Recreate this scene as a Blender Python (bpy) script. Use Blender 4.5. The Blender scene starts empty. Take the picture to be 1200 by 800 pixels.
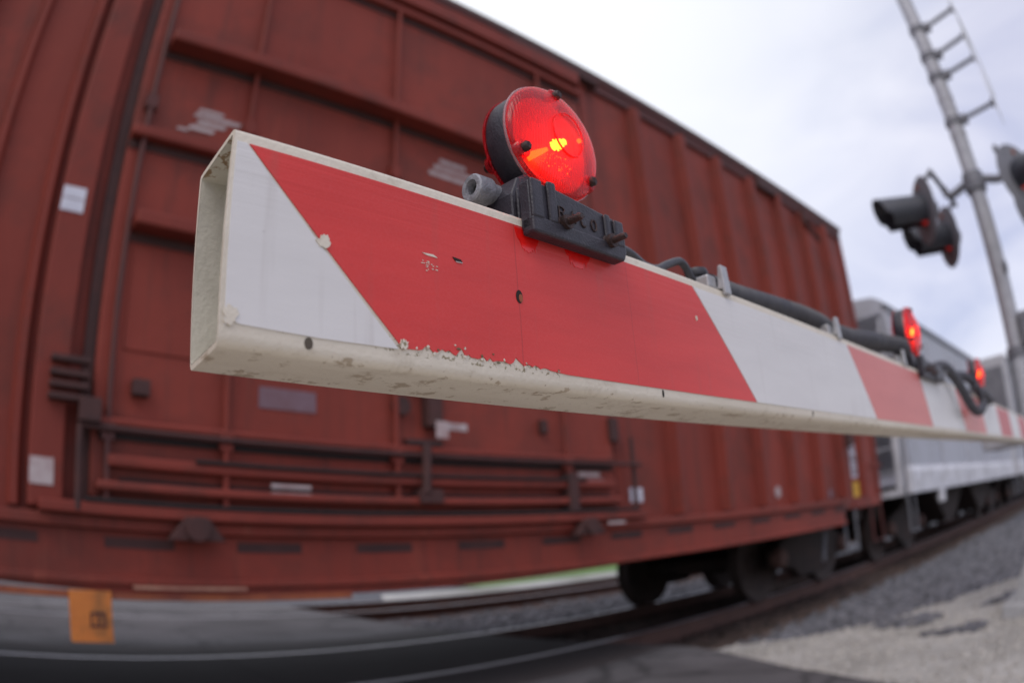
import bpy, bmesh, math, random
from mathutils import Vector, Matrix, noise
random.seed(7)
R = math.radians
sc = bpy.context.scene
C = sc.collection

# ------------------------------------------------------------------ camera
CAMZ = 0.93
cam_d = bpy.data.cameras.new("camera"); cam = bpy.data.objects.new("camera", cam_d); C.objects.link(cam)
cam_d.type = 'PANO'
cam_d.panorama_type = 'FISHEYE_EQUISOLID'
cam_d.sensor_fit = 'HORIZONTAL'
cam_d.sensor_width = 36.0; cam_d.sensor_height = 24.0
cam_d.fisheye_lens = 25.5
cam_d.fisheye_fov = R(180)
cam_d.clip_start = 0.01; cam_d.clip_end = 3000
PITCH, ROLL, YAW = R(15.9), R(-3.35), R(-42.4)
B0 = Matrix(((1, 0, 0), (0, 0, -1), (0, 1, 0)))
M = Matrix.Rotation(YAW, 3, 'Z') @ Matrix.Rotation(PITCH, 3, 'X') @ B0 @ Matrix.Rotation(ROLL, 3, 'Z')
cam.matrix_world = Matrix.Translation((0, 0, CAMZ)) @ M.to_4x4()
cam_d.dof.use_dof = True
cam_d.dof.focus_distance = 0.52
cam_d.dof.aperture_fstop = 8.0
cam_d.dof.aperture_blades = 7
sc.camera = cam

# ------------------------------------------------------------------ sky and sun
SUN_EL, SUN_AZ = R(52), R(205)        # azimuth measured from +X towards +Y
SDIR = Vector((math.cos(SUN_EL) * math.cos(SUN_AZ), math.cos(SUN_EL) * math.sin(SUN_AZ), math.sin(SUN_EL)))
w = bpy.data.worlds.new("World"); sc.world = w; w.use_nodes = True
nt = w.node_tree; N = nt.nodes; Lk = nt.links; N.clear()
out = N.new('ShaderNodeOutputWorld')
sky = N.new('ShaderNodeTexSky'); sky.sky_type = 'NISHITA'; sky.sun_disc = False
sky.sun_elevation = SUN_EL; sky.sun_rotation = R(90) - SUN_AZ
sky.dust_density = 3.0
b1 = N.new('ShaderNodeBackground'); b1.inputs[1].default_value = 0.05
Lk.new(sky.outputs[0], b1.inputs[0])
tc = N.new('ShaderNodeTexCoord')
mp = N.new('ShaderNodeMapping'); mp.inputs['Scale'].default_value = (1.0, 1.0, 2.2)
Lk.new(tc.outputs['Generated'], mp.inputs[0])
nz = N.new('ShaderNodeTexNoise'); nz.inputs['Scale'].default_value = 3.4; nz.inputs['Detail'].default_value = 8; nz.inputs['Roughness'].default_value = 0.5
nz.inputs['Distortion'].default_value = 0.5
Lk.new(mp.outputs[0], nz.inputs['Vector'])
cr = N.new('ShaderNodeValToRGB'); cr.color_ramp.elements[0].position = 0.30; cr.color_ramp.elements[1].position = 0.70
cr.color_ramp.elements[0].color = (0.45, 0.465, 0.655, 1); cr.color_ramp.elements[1].color = (0.86, 0.83, 0.92, 1)
Lk.new(nz.outputs[0], cr.inputs[0])
# the thin bright part of the overcast, high over the train
dt = N.new('ShaderNodeVectorMath'); dt.operation = 'DOT_PRODUCT'
gl = Vector((0.42, 0.62, 0.78)).normalized(); dt.inputs[1].default_value = gl
nv = N.new('ShaderNodeVectorMath'); nv.operation = 'NORMALIZE'
Lk.new(tc.outputs['Generated'], nv.inputs[0]); Lk.new(nv.outputs[0], dt.inputs[0])
mr = N.new('ShaderNodeMapRange'); mr.interpolation_type = 'SMOOTHSTEP'
mr.inputs['From Min'].default_value = 0.66; mr.inputs['From Max'].default_value = 1.0
mr.inputs['To Min'].default_value = 0.0; mr.inputs['To Max'].default_value = 1.0
Lk.new(dt.outputs['Value'], mr.inputs['Value'])
mx = N.new('ShaderNodeMix'); mx.data_type = 'RGBA'
Lk.new(mr.outputs[0], mx.inputs[0]); Lk.new(cr.outputs[0], mx.inputs[6]); mx.inputs[7].default_value = (1.12, 1.12, 1.14, 1)
b2 = N.new('ShaderNodeBackground'); b2.inputs[1].default_value = 0.88
Lk.new(mx.outputs[2], b2.inputs[0])
ad = N.new('ShaderNodeAddShader'); Lk.new(b1.outputs[0], ad.inputs[0]); Lk.new(b2.outputs[0], ad.inputs[1])
Lk.new(ad.outputs[0], out.inputs[0])
sl = bpy.data.lights.new("sun", 'SUN'); sl.energy = 1.1; sl.angle = R(40); sl.color = (1.0, 0.96, 0.9)
so = bpy.data.objects.new("sun", sl); C.objects.link(so)
so.rotation_euler = SDIR.to_track_quat('Z', 'Y').to_euler(); so.location = (0, 0, 30)
sc.view_settings.view_transform = 'Standard'; sc.view_settings.look = 'None'
sc.view_settings.exposure = 0.0; sc.view_settings.gamma = 1.0
sc.cycles.use_denoising = True
sc.cycles.max_bounces = 8
sc.cycles.sample_clamp_indirect = 4.0
sc.render.film_transparent = False

# ------------------------------------------------------------------ materials
def mat(name, col, rough=0.6, metal=0.0, col2=None, nscale=6.0, nstretch=(1, 1, 1), namt=(0.35, 0.7), bump=0.0, bscale=60.0,
        dirt=None, dscale=3.0, dthr=(0.5, 0.7), spec=0.5, coat=0.0, coord='Object'):
    m = bpy.data.materials.new(name); m.use_nodes = True
    nt = m.node_tree; n = nt.nodes; l = nt.links
    p = n['Principled BSDF']
    p.inputs['Roughness'].default_value = rough; p.inputs['Metallic'].default_value = metal
    p.inputs['Specular IOR Level'].default_value = spec
    if coat: p.inputs['Coat Weight'].default_value = coat; p.inputs['Coat Roughness'].default_value = 0.1
    tc = n.new('ShaderNodeTexCoord'); mp = n.new('ShaderNodeMapping'); mp.inputs['Scale'].default_value = nstretch
    l.new(tc.outputs[coord], mp.inputs[0])
    c2 = col2 or tuple(c * 0.7 for c in col)
    nz = n.new('ShaderNodeTexNoise'); nz.inputs['Scale'].default_value = nscale; nz.inputs['Detail'].default_value = 7; nz.inputs['Roughness'].default_value = 0.6
    l.new(mp.outputs[0], nz.inputs['Vector'])
    rp = n.new('ShaderNodeValToRGB'); rp.color_ramp.elements[0].position = namt[0]; rp.color_ramp.elements[1].position = namt[1]
    rp.color_ramp.elements[0].color = (*col, 1); rp.color_ramp.elements[1].color = (*c2, 1)
    l.new(nz.outputs[0], rp.inputs[0]); last = rp.outputs[0]
    if dirt:
        dz = n.new('ShaderNodeTexNoise'); dz.inputs['Scale'].default_value = dscale; dz.inputs['Detail'].default_value = 9; dz.inputs['Roughness'].default_value = 0.7
        l.new(tc.outputs[coord], dz.inputs['Vector'])
        r2 = n.new('ShaderNodeMapRange'); r2.inputs['From Min'].default_value = dthr[0]; r2.inputs['From Max'].default_value = dthr[1]
        l.new(dz.outputs[0], r2.inputs['Value'])
        mx = n.new('ShaderNodeMix'); mx.data_type = 'RGBA'; l.new(r2.outputs[0], mx.inputs[0]); l.new(last, mx.inputs[6]); mx.inputs[7].default_value = (*dirt, 1)
        last = mx.outputs[2]
    l.new(last, p.inputs['Base Color'])
    if bump:
        bz = n.new('ShaderNodeTexNoise'); bz.inputs['Scale'].default_value = bscale; bz.inputs['Detail'].default_value = 5
        l.new(tc.outputs[coord], bz.inputs['Vector'])
        bp = n.new('ShaderNodeBump'); bp.inputs['Strength'].default_value = bump; bp.inputs['Distance'].default_value = 0.002 if bscale > 30 else 0.02
        l.new(bz.outputs[0], bp.inputs['Height']); l.new(bp.outputs[0], p.inputs['Normal'])
    m['last'] = 0
    return m
def emis(name, col, s):
    m = bpy.data.materials.new(name); m.use_nodes = True; p = m.node_tree.nodes['Principled BSDF']
    p.inputs['Base Color'].default_value = (*[c * .5 for c in col], 1); p.inputs['Emission Color'].default_value = (*col, 1); p.inputs['Emission Strength'].default_value = s
    return m
carred = mat("boxcar oxide paint", (.275, .050, .034), .6, col2=(.20, .038, .027), nscale=1.1, nstretch=(1, 1, .35), dirt=(.11, .035, .028), dscale=1.3, dthr=(.47, .75), bump=.25, bscale=9, spec=.22)
def runs(m, col, sc_, thr):
    nt = m.node_tree; n = nt.nodes; l = nt.links; p = n['Principled BSDF']; src = p.inputs['Base Color'].links[0].from_socket
    tc = n.new('ShaderNodeTexCoord'); mp = n.new('ShaderNodeMapping'); mp.inputs['Scale'].default_value = (1, 1, .06); l.new(tc.outputs['Object'], mp.inputs[0])
    nz = n.new('ShaderNodeTexNoise'); nz.inputs['Scale'].default_value = sc_; nz.inputs['Detail'].default_value = 8; nz.inputs['Roughness'].default_value = .7; l.new(mp.outputs[0], nz.inputs['Vector'])
    mr = n.new('ShaderNodeMapRange'); mr.inputs['From Min'].default_value = thr; mr.inputs['From Max'].default_value = thr + .18; mr.inputs['To Max'].default_value = .75; l.new(nz.outputs[0], mr.inputs['Value'])
    mx = n.new('ShaderNodeMix'); mx.data_type = 'RGBA'; l.new(mr.outputs[0], mx.inputs[0]); l.new(src, mx.inputs[6]); mx.inputs[7].default_value = (*col, 1); l.new(mx.outputs[2], p.inputs['Base Color'])
runs(carred, (.10, .035, .028), 9, .54)
runs(carred, (.32, .085, .055), 5, .60)
carrib = mat("boxcar post paint", (.235, .044, .031), .6, col2=(.175, .034, .025), nscale=2.5, nstretch=(1, 1, .25), dirt=(.10, .035, .028), dscale=3, dthr=(.5, .8), spec=.22)
cardark = mat("grimy dark red steel and eave shade", (.10, .022, .018), .7, col2=(.07, .025, .024), nscale=4)
carblk = mat("black gasket and hardware and bar shade", (.045, .018, .017), .75, col2=(.075, .025, .022), nscale=8)
caredge = mat("roof edge steel", (.10, .05, .04), .6, col2=(.05, .035, .03), nscale=5)
undr = mat("grimy undercarriage steel", (.025, .018, .016), .85, col2=(.045, .028, .022), nscale=6, bump=.4, bscale=25)
wheelm = mat("wheel steel", (.035, .025, .022), .7, metal=.2, col2=(.06, .038, .03), nscale=7)
rusto = mat("orange rust steel", (.36, .10, .035), .7, col2=(.2, .05, .03), nscale=5)
orange = mat("orange placard paint", (.62, .20, .035), .5, col2=(.5, .15, .03), nscale=9, dirt=(.2, .09, .03), dscale=8)
pale = mat("faded white stencil paint", (.50, .44, .44), .7, col2=(.36, .24, .24), nscale=14)
tanp = mat("worn tan paint", (.42, .22, .15), .7, col2=(.3, .12, .09), nscale=14)
bluedec = mat("bluish white sheet", (.66, .66, .74), .5, col2=(.52, .52, .6), nscale=9)
yellow = mat("yellow inspection square", (.70, .42, .05), .5, col2=(.55, .33, .05), nscale=12)
greyp = mat("faded grey patch", (.19, .12, .15), .7, col2=(.16, .08, .09), nscale=12)
rodshade = mat('black rods and bar shade', (.02, .012, .012), .8)  # for thin door rods, and strips painting shade under the lower bars
hopg = mat("covered hopper grey paint", (.43, .44, .49), .55, col2=(.36, .37, .42), nscale=1.2, nstretch=(1, 1, .3), dirt=(.26, .25, .25), dscale=1.4, dthr=(.5, .85))
hopd = mat("hopper end grey paint", (.56, .57, .64), .6, col2=(.46, .47, .54), nscale=2)
hopw = mat("hopper sill pale paint", (.68, .68, .72), .5, col2=(.5, .5, .54), nscale=2, dirt=(.3, .28, .28), dscale=3)
galv = mat("galvanised steel", (.44, .44, .47), .55, metal=.2, col2=(.34, .34, .37), nscale=12, bump=.1, bscale=50)
galvd = mat("weathered aluminium casting", (.20, .20, .22), .55, metal=.3, col2=(.13, .13, .15), nscale=10)
discm = mat("grey signal disc paint", (.20, .20, .225), .65, col2=(.15, .15, .17), nscale=8)
alum = mat("dull aluminium clip", (.46, .46, .47), .45, metal=.5, col2=(.33, .33, .34), nscale=60, bump=.2, bscale=300)
zinc = mat("pitted zinc fitting", (.30, .30, .33), .55, metal=.35, col2=(.19, .19, .21), nscale=150, bump=.6, bscale=500)
blk = mat("black cast bracket", (.018, .016, .023), .42, col2=(.034, .029, .039), nscale=90, bump=.3, bscale=500, spec=.45, dirt=(.06, .045, .045), dscale=120, dthr=(.6, .8))
blkh = mat("black signal hood paint", (.03, .032, .042), .4, col2=(.045, .047, .06), nscale=8)
hose = mat("black corrugated hose", (.045, .045, .058), .5, col2=(.07, .07, .082), nscale=60)
rubber = mat("black cable rubber", (.03, .03, .037), .45, col2=(.05, .05, .06), nscale=90)
boltm = mat("rusty dark bolt", (.030, .020, .020), .5, metal=.4, col2=(.065, .032, .027), nscale=300, bump=.5, bscale=700)
signw = mat("white sign sheeting", (.75, .75, .76), .5, col2=(.66, .66, .68), nscale=12)
hole_m = mat("dark hole", (.018, .014, .012), .9)
conc = mat("concrete foundation", (.40, .40, .41), .85, col2=(.3, .3, .3), nscale=15, bump=.4, bscale=60)
tie_m = mat("creosoted tie timber", (.07, .042, .034), .9, col2=(.12, .07, .055), nscale=4, nstretch=(6, 1, 6), bump=.6, bscale=28)
railside = mat("rusty rail side", (.085, .045, .037), .8, col2=(.13, .065, .05), nscale=6, bump=.3, bscale=30)
railtop = mat("polished rail head", (.34, .32, .34), .38, metal=.85, col2=(.3, .28, .3), nscale=2, nstretch=(.1, 6, 1))

# cream tube paint with rust-brown grime
cream = mat("cream painted tube", (.70, .645, .555), .5, col2=(.58, .52, .43), nscale=14, nstretch=(.25, 1, 1), dirt=(.34, .27, .19), dscale=30, dthr=(.55, .85), bump=.35, bscale=260, spec=.4)
def add_speckle(m, x0, x1, zc, zh, thr, col, scale):
    """chips and mould of their own shape, in object space"""
    nt = m.node_tree; n = nt.nodes; l = nt.links; p = n['Principled BSDF']
    src = p.inputs['Base Color'].links[0].from_socket
    tc = n.new('ShaderNodeTexCoord'); sx = n.new('ShaderNodeSeparateXYZ'); l.new(tc.outputs['Object'], sx.inputs[0])
    def band(sock, a, b, f):
        m1 = n.new('ShaderNodeMapRange'); m1.interpolation_type = 'SMOOTHSTEP'; m1.inputs['From Min'].default_value = a - f; m1.inputs['From Max'].default_value = a
        m2 = n.new('ShaderNodeMapRange'); m2.interpolation_type = 'SMOOTHSTEP'; m2.inputs['From Min'].default_value = b; m2.inputs['From Max'].default_value = b + f; m2.inputs['To Min'].default_value = 1; m2.inputs['To Max'].default_value = 0
        l.new(sock, m1.inputs['Value']); l.new(sock, m2.inputs['Value'])
        mu = n.new('ShaderNodeMath'); mu.operation = 'MULTIPLY'; l.new(m1.outputs[0], mu.inputs[0]); l.new(m2.outputs[0], mu.inputs[1]); return mu.outputs[0]
    bx = band(sx.outputs[0], x0, x1, .02); bz = band(sx.outputs[2], zc - zh, zc + zh, .003)
    mu = n.new('ShaderNodeMath'); mu.operation = 'MULTIPLY'; l.new(bx, mu.inputs[0]); l.new(bz, mu.inputs[1])
    nz = n.new('ShaderNodeTexNoise'); nz.inputs['Scale'].default_value = scale; nz.inputs['Detail'].default_value = 5; nz.inputs['Roughness'].default_value = .75
    l.new(tc.outputs['Object'], nz.inputs['Vector'])
    sb = n.new('ShaderNodeMath'); sb.operation = 'MULTIPLY'; l.new(nz.outputs[0], sb.inputs[0]); l.new(mu.outputs[0], sb.inputs[1])
    mr = n.new('ShaderNodeMapRange'); mr.inputs['From Min'].default_value = thr; mr.inputs['From Max'].default_value = thr + .03
    l.new(sb.outputs[0], mr.inputs['Value'])
    mx = n.new('ShaderNodeMix'); mx.data_type = 'RGBA'; l.new(mr.outputs[0], mx.inputs[0]); l.new(src, mx.inputs[6]); mx.inputs[7].default_value = (*col, 1)
    l.new(mx.outputs[2], p.inputs['Base Color'])
add_speckle(cream, .10, .25, -.047, .006, .55, (.24, .20, .12), 240)
add_speckle(cream, -.01, 3.0, -.060, .010, .66, (.16, .11, .07), 150)
add_speckle(cream, -.01, 5.0, -.066, .006, .57, (.40, .33, .25), 45)
lining = mat('grimy inside of tube', (.66, .63, .54), .75, col2=(.54, .51, .43), nscale=40, dirt=(.20, .12, .06), dscale=22, dthr=(.70, .86), bump=.25, bscale=300)
add_speckle(lining, -.01, .02, .056, .008, .52, (.30, .20, .11), 60)
def tape(name, col, col2, seams=(), fade=0):
    m = mat(name, col, .38, col2=col2, nscale=16, nstretch=(.3, 1, 1.6), dirt=tuple(c * .55 + .03 for c in col), dscale=70, dthr=(.66, .8), spec=.3)
    nt = m.node_tree; n = nt.nodes; l = nt.links; p = n['Principled BSDF']
    tc = n.new('ShaderNodeTexCoord'); sx = n.new('ShaderNodeSeparateXYZ'); l.new(tc.outputs['Object'], sx.inputs[0])
    # long shallow wrinkles along the tape, strongest near its upper edge
    mp = n.new('ShaderNodeMapping'); mp.inputs['Scale'].default_value = (1.6, 1, 75); mp.inputs['Rotation'].default_value = (0, .03, 0); l.new(tc.outputs['Object'], mp.inputs[0])
    nz = n.new('ShaderNodeTexNoise'); nz.inputs['Scale'].default_value = 3.0; nz.inputs['Detail'].default_value = 4; l.new(mp.outputs[0], nz.inputs['Vector'])
    mr = n.new('ShaderNodeMapRange'); mr.inputs['From Min'].default_value = 0.0; mr.inputs['From Max'].default_value = .055; mr.inputs['To Min'].default_value = .12
    l.new(sx.outputs[2], mr.inputs['Value'])
    mu = n.new('ShaderNodeMath'); mu.operation = 'MULTIPLY'; l.new(nz.outputs[0], mu.inputs[0]); l.new(mr.outputs[0], mu.inputs[1])
    bp = n.new('ShaderNodeBump'); bp.inputs['Strength'].default_value = .55; bp.inputs['Distance'].default_value = .0012; l.new(mu.outputs[0], bp.inputs['Height'])
    n2 = n.new('ShaderNodeTexNoise'); n2.inputs['Scale'].default_value = 700; l.new(tc.outputs['Object'], n2.inputs['Vector'])
    b2 = n.new('ShaderNodeBump'); b2.inputs['Strength'].default_value = .12; b2.inputs['Distance'].default_value = .0005; l.new(n2.outputs[0], b2.inputs['Height']); l.new(bp.outputs[0], b2.inputs['Normal'])
    l.new(b2.outputs[0], p.inputs['Normal'])
    src = p.inputs['Base Color'].links[0].from_socket
    # faint cell pattern of the sheeting, and thin dirt runs down the face
    vo = n.new('ShaderNodeTexVoronoi'); vo.feature = 'DISTANCE_TO_EDGE'; vo.inputs['Scale'].default_value = 330; l.new(tc.outputs['Object'], vo.inputs['Vector'])
    vm = n.new('ShaderNodeMapRange'); vm.inputs['From Max'].default_value = .10; vm.inputs['To Min'].default_value = .012; vm.inputs['To Max'].default_value = 0; l.new(vo.outputs['Distance'], vm.inputs['Value'])
    mv = n.new('ShaderNodeMix'); mv.data_type = 'RGBA'; l.new(vm.outputs[0], mv.inputs[0]); l.new(src, mv.inputs[6]); mv.inputs[7].default_value = (.9, .85, .85, 1)
    mp3 = n.new('ShaderNodeMapping'); mp3.inputs['Scale'].default_value = (1, 1, .07); l.new(tc.outputs['Object'], mp3.inputs[0])
    n3 = n.new('ShaderNodeTexNoise'); n3.inputs['Scale'].default_value = 60; n3.inputs['Detail'].default_value = 6; l.new(mp3.outputs[0], n3.inputs['Vector'])
    m3 = n.new('ShaderNodeMapRange'); m3.inputs['From Min'].default_value = .58; m3.inputs['From Max'].default_value = .74; m3.inputs['To Max'].default_value = .16; l.new(n3.outputs[0], m3.inputs['Value'])
    mw = n.new('ShaderNodeMix'); mw.data_type = 'RGBA'; l.new(m3.outputs[0], mw.inputs[0]); l.new(mv.outputs[2], mw.inputs[6]); mw.inputs[7].default_value = (.20, .13, .10, 1); src = mw.outputs[2]
    for (s, wd) in seams:
        wn = n.new('ShaderNodeTexNoise'); wn.inputs['Scale'].default_value = 40; l.new(tc.outputs['Object'], wn.inputs['Vector'])
        a = n.new('ShaderNodeMath'); a.operation = 'SUBTRACT'; l.new(sx.outputs[0], a.inputs[0]); a.inputs[1].default_value = s
        a1 = n.new('ShaderNodeMath'); a1.operation = 'MULTIPLY_ADD'; l.new(wn.outputs[0], a1.inputs[0]); a1.inputs[1].default_value = .002; l.new(a.outputs[0], a1.inputs[2])
        a2 = n.new('ShaderNodeMath'); a2.operation = 'ABSOLUTE'; l.new(a1.outputs[0], a2.inputs[0])
        a3 = n.new('ShaderNodeMapRange'); a3.inputs['From Min'].default_value = 0; a3.inputs['From Max'].default_value = wd; a3.inputs['To Min'].default_value = .38; a3.inputs['To Max'].default_value = 0
        l.new(a2.outputs[0], a3.inputs['Value'])
        mx = n.new('ShaderNodeMix'); mx.data_type = 'RGBA'; l.new(a3.outputs[0], mx.inputs[0]); l.new(src, mx.inputs[6]); mx.inputs[7].default_value = (.16, .03, .03, 1); src = mx.outputs[2]
    l.new(src, p.inputs['Base Color'])
    return m
tape_w = tape("white reflective sheeting", (.68, .665, .665), (.62, .605, .605))
tape_r = tape("red reflective sheeting", (.66, .052, .048), (.56, .043, .041), seams=((.2165, .0008), (.3470, .0006)))
tape_f = tape("faded pink-red sheeting", (.64, .18, .16), (.58, .155, .14))
tape_d = tape("deep red sheeting", (.52, .06, .07), (.45, .05, .06))
redglow = mat("painted red glow on sheeting", (.78, .008, .005), .2, col2=(.62, .005, .004), nscale=90, spec=.6)  # red light on the tape below the lamp, painted as crimson patches

def lensmat(name, k=.5):
    m = bpy.data.materials.new(name); m.use_nodes = True; n = m.node_tree.nodes; l = m.node_tree.links
    p = n['Principled BSDF']; p.inputs['Base Color'].default_value = (.60, .022, .035, 1); p.inputs['Roughness'].default_value = .16
    p.inputs['Coat Weight'].default_value = .6; p.inputs['Coat Roughness'].default_value = .12
    tc = n.new('ShaderNodeTexCoord'); mp = n.new('ShaderNodeMapping'); mp.inputs['Scale'].default_value = (1, 0, .12); mp.inputs['Rotation'].default_value = (0, R(-20), 0)
    l.new(tc.outputs['Object'], mp.inputs[0])
    wv = n.new('ShaderNodeTexWave'); wv.inputs['Scale'].default_value = 130; wv.inputs['Distortion'].default_value = .2; l.new(mp.outputs[0], wv.inputs['Vector'])
    bp = n.new('ShaderNodeBump'); bp.inputs['Strength'].default_value = .5; bp.inputs['Distance'].default_value = .0007; l.new(wv.outputs['Fac'], bp.inputs['Height']); l.new(bp.outputs[0], p.inputs['Normal'])
    tr = n.new('ShaderNodeBsdfTransparent'); tr.inputs[0].default_value = (1, .10, .09, 1)
    tl = n.new('ShaderNodeBsdfTranslucent'); tl.inputs[0].default_value = (.95, .03, .03, 1)
    m1 = n.new('ShaderNodeMixShader'); m1.inputs[0].default_value = .22; l.new(p.outputs[0], m1.inputs[1]); l.new(tl.outputs[0], m1.inputs[2])
    m2 = n.new('ShaderNodeMixShader'); m2.inputs[0].default_value = k; l.new(m1.outputs[0], m2.inputs[1]); l.new(tr.outputs[0], m2.inputs[2])
    l.new(m2.outputs[0], n['Material Output'].inputs[0])
    return m
lens_m = lensmat("red lamp lens")
flange_m = mat("pale clear lens flange", (.55, .30, .32), .15, col2=(.45, .22, .24), nscale=40, coat=.8)
flange_m.node_tree.nodes['Principled BSDF'].inputs['Alpha'].default_value = .55
refl_m = mat("lamp reflector", (.62, .10, .08), .35, metal=.4, col2=(.5, .06, .05), nscale=200)  # red tint stands in for the lamp's light on the reflector
glow_y = emis("hot filament glow", (1.0, .55, .03), 42.0)
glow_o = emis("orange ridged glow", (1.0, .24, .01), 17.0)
siglens = emis("red signal lens", (.9, .03, .02), .22)
# ------------------------------------------------------------------ ground materials
def groundmat(name, c1, c2, c3, vs, bump, rough=.9, big=0.5, bd=.03):
    m = bpy.data.materials.new(name); m.use_nodes = True; n = m.node_tree.nodes; l = m.node_tree.links; p = n['Principled BSDF']; p.inputs['Roughness'].default_value = rough
    tc = n.new('ShaderNodeTexCoord')
    vo = n.new('ShaderNodeTexVoronoi'); vo.inputs['Scale'].default_value = vs; l.new(tc.outputs['Object'], vo.inputs['Vector'])
    sp = n.new('ShaderNodeSeparateColor'); l.new(vo.outputs['Color'], sp.inputs[0])
    rp = n.new('ShaderNodeValToRGB'); e = rp.color_ramp.elements; e[0].color = (*c1, 1); e[1].color = (*c2, 1); l.new(sp.outputs[0], rp.inputs[0])
    nz = n.new('ShaderNodeTexNoise'); nz.inputs['Scale'].default_value = big; nz.inputs['Detail'].default_value = 8; l.new(tc.outputs['Object'], nz.inputs['Vector'])
    mr = n.new('ShaderNodeMapRange'); mr.inputs['From Min'].default_value = .42; mr.inputs['From Max'].default_value = .62; l.new(nz.outputs[0], mr.inputs['Value'])
    mx = n.new('ShaderNodeMix'); mx.data_type = 'RGBA'; l.new(mr.outputs[0], mx.inputs[0]); l.new(rp.outputs[0], mx.inputs[6]); mx.inputs[7].default_value = (*c3, 1); mx.inputs[0].default_value = .5
    l.new(mx.outputs[2], p.inputs['Base Color'])
    bp = n.new('ShaderNodeBump'); bp.inputs['Strength'].default_value = bump; bp.inputs['Distance'].default_value = bd; l.new(vo.outputs['Distance'], bp.inputs['Height']); l.new(bp.outputs[0], p.inputs['Normal'])
    return m
g_grass = groundmat("mown grass", (.07, .15, .025), (.12, .23, .04), (.10, .15, .05), 30, .5, big=.4)
g_ballast = groundmat("grey ballast", (.045, .045, .054), (.15, .15, .168), (.085, .085, .097), 22, .9, big=1.6)
g_rusty = groundmat("rusty track ballast", (.035, .025, .021), (.095, .062, .05), (.055, .037, .03), 22, .9, big=1.5)
g_gravel = groundmat("pale fine gravel", (.36, .345, .32), (.46, .44, .41), (.30, .285, .26), 60, .7, big=2.0, bd=.01)
g_asph = groundmat("worn asphalt" , (.085, .078, .082), (.130, .120, .124), (.062, .056, .058), 130, .5, big=.9, bd=.006)
def road_marks(m):
    nt = m.node_tree; n = nt.nodes; l = nt.links; p = n['Principled BSDF']; src = p.inputs['Base Color'].links[0].from_socket
    tc = n.new('ShaderNodeTexCoord'); vo = n.new('ShaderNodeTexVoronoi'); vo.feature = 'DISTANCE_TO_EDGE'; vo.inputs['Scale'].default_value = .9
    ds = n.new('ShaderNodeTexNoise'); ds.inputs['Scale'].default_value = 3; ds.inputs['Detail'].default_value = 6
    l.new(tc.outputs['Object'], ds.inputs['Vector'])
    ad = n.new('ShaderNodeVectorMath'); ad.operation = 'MULTIPLY_ADD'; l.new(ds.outputs['Color'], ad.inputs[0]); ad.inputs[1].default_value = (.5, .5, 0); l.new(tc.outputs['Object'], ad.inputs[2]); l.new(ad.outputs[0], vo.inputs['Vector'])
    mr = n.new('ShaderNodeMapRange'); mr.inputs['From Max'].default_value = .03; mr.inputs['To Min'].default_value = .8; mr.inputs['To Max'].default_value = 0; l.new(vo.outputs['Distance'], mr.inputs['Value'])
    mx = n.new('ShaderNodeMix'); mx.data_type = 'RGBA'; l.new(mr.outputs[0], mx.inputs[0]); l.new(src, mx.inputs[6]); mx.inputs[7].default_value = (.022, .02, .02, 1); l.new(mx.outputs[2], p.inputs['Base Color'])
road_marks(g_asph)
g_panel = groundmat("dark crossing panel", (.040, .030, .029), (.062, .048, .046), (.048, .037, .036), 160, .3, big=1.2, bd=.003)
g_bounce = groundmat("pale bounce paving", (.52, .48, .41), (.62, .57, .49), (.56, .52, .44), 60, .3, big=.8, bd=.003)  # kept pale and warm so the added paving throws light upward
g_conc = groundmat("pale concrete", (.30, .295, .285), (.42, .41, .39), (.20, .20, .17), 3, .2, big=.6, bd=.004)

# ------------------------------------------------------------------ mesh helpers
def link(name, bm, m, parent=None, off=None, bevel=0, smooth=None, seg=2):
    me = bpy.data.meshes.new(name)
    if off is not None: bmesh.ops.translate(bm, verts=bm.verts, vec=-Vector(off))
    bmesh.ops.recalc_face_normals(bm, faces=bm.faces)
    bm.to_mesh(me); bm.free()
    o = bpy.data.objects.new(name, me); C.objects.link(o); me.materials.append(m)
    if parent is not None: o.parent = parent
    if bevel:
        b = o.modifiers.new("bevel", 'BEVEL'); b.width = bevel; b.segments = seg; b.limit_method = 'ANGLE'; b.angle_limit = R(40)
    if smooth is not None:
        for p in me.polygons: p.use_smooth = True
        me.set_sharp_from_angle(angle=R(smooth))
    return o
KEEP = {'cast_letters', 'bulb_glow', 'ridge_glow', 'sparkle', 'text_line', 'stencil', 'faded_symbol', 'road', 'crossing_panel', 'side_sill', 'truck', 'coil_spring', 'ground', 'white_decal', 'small_bolt'}
_link = link
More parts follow.
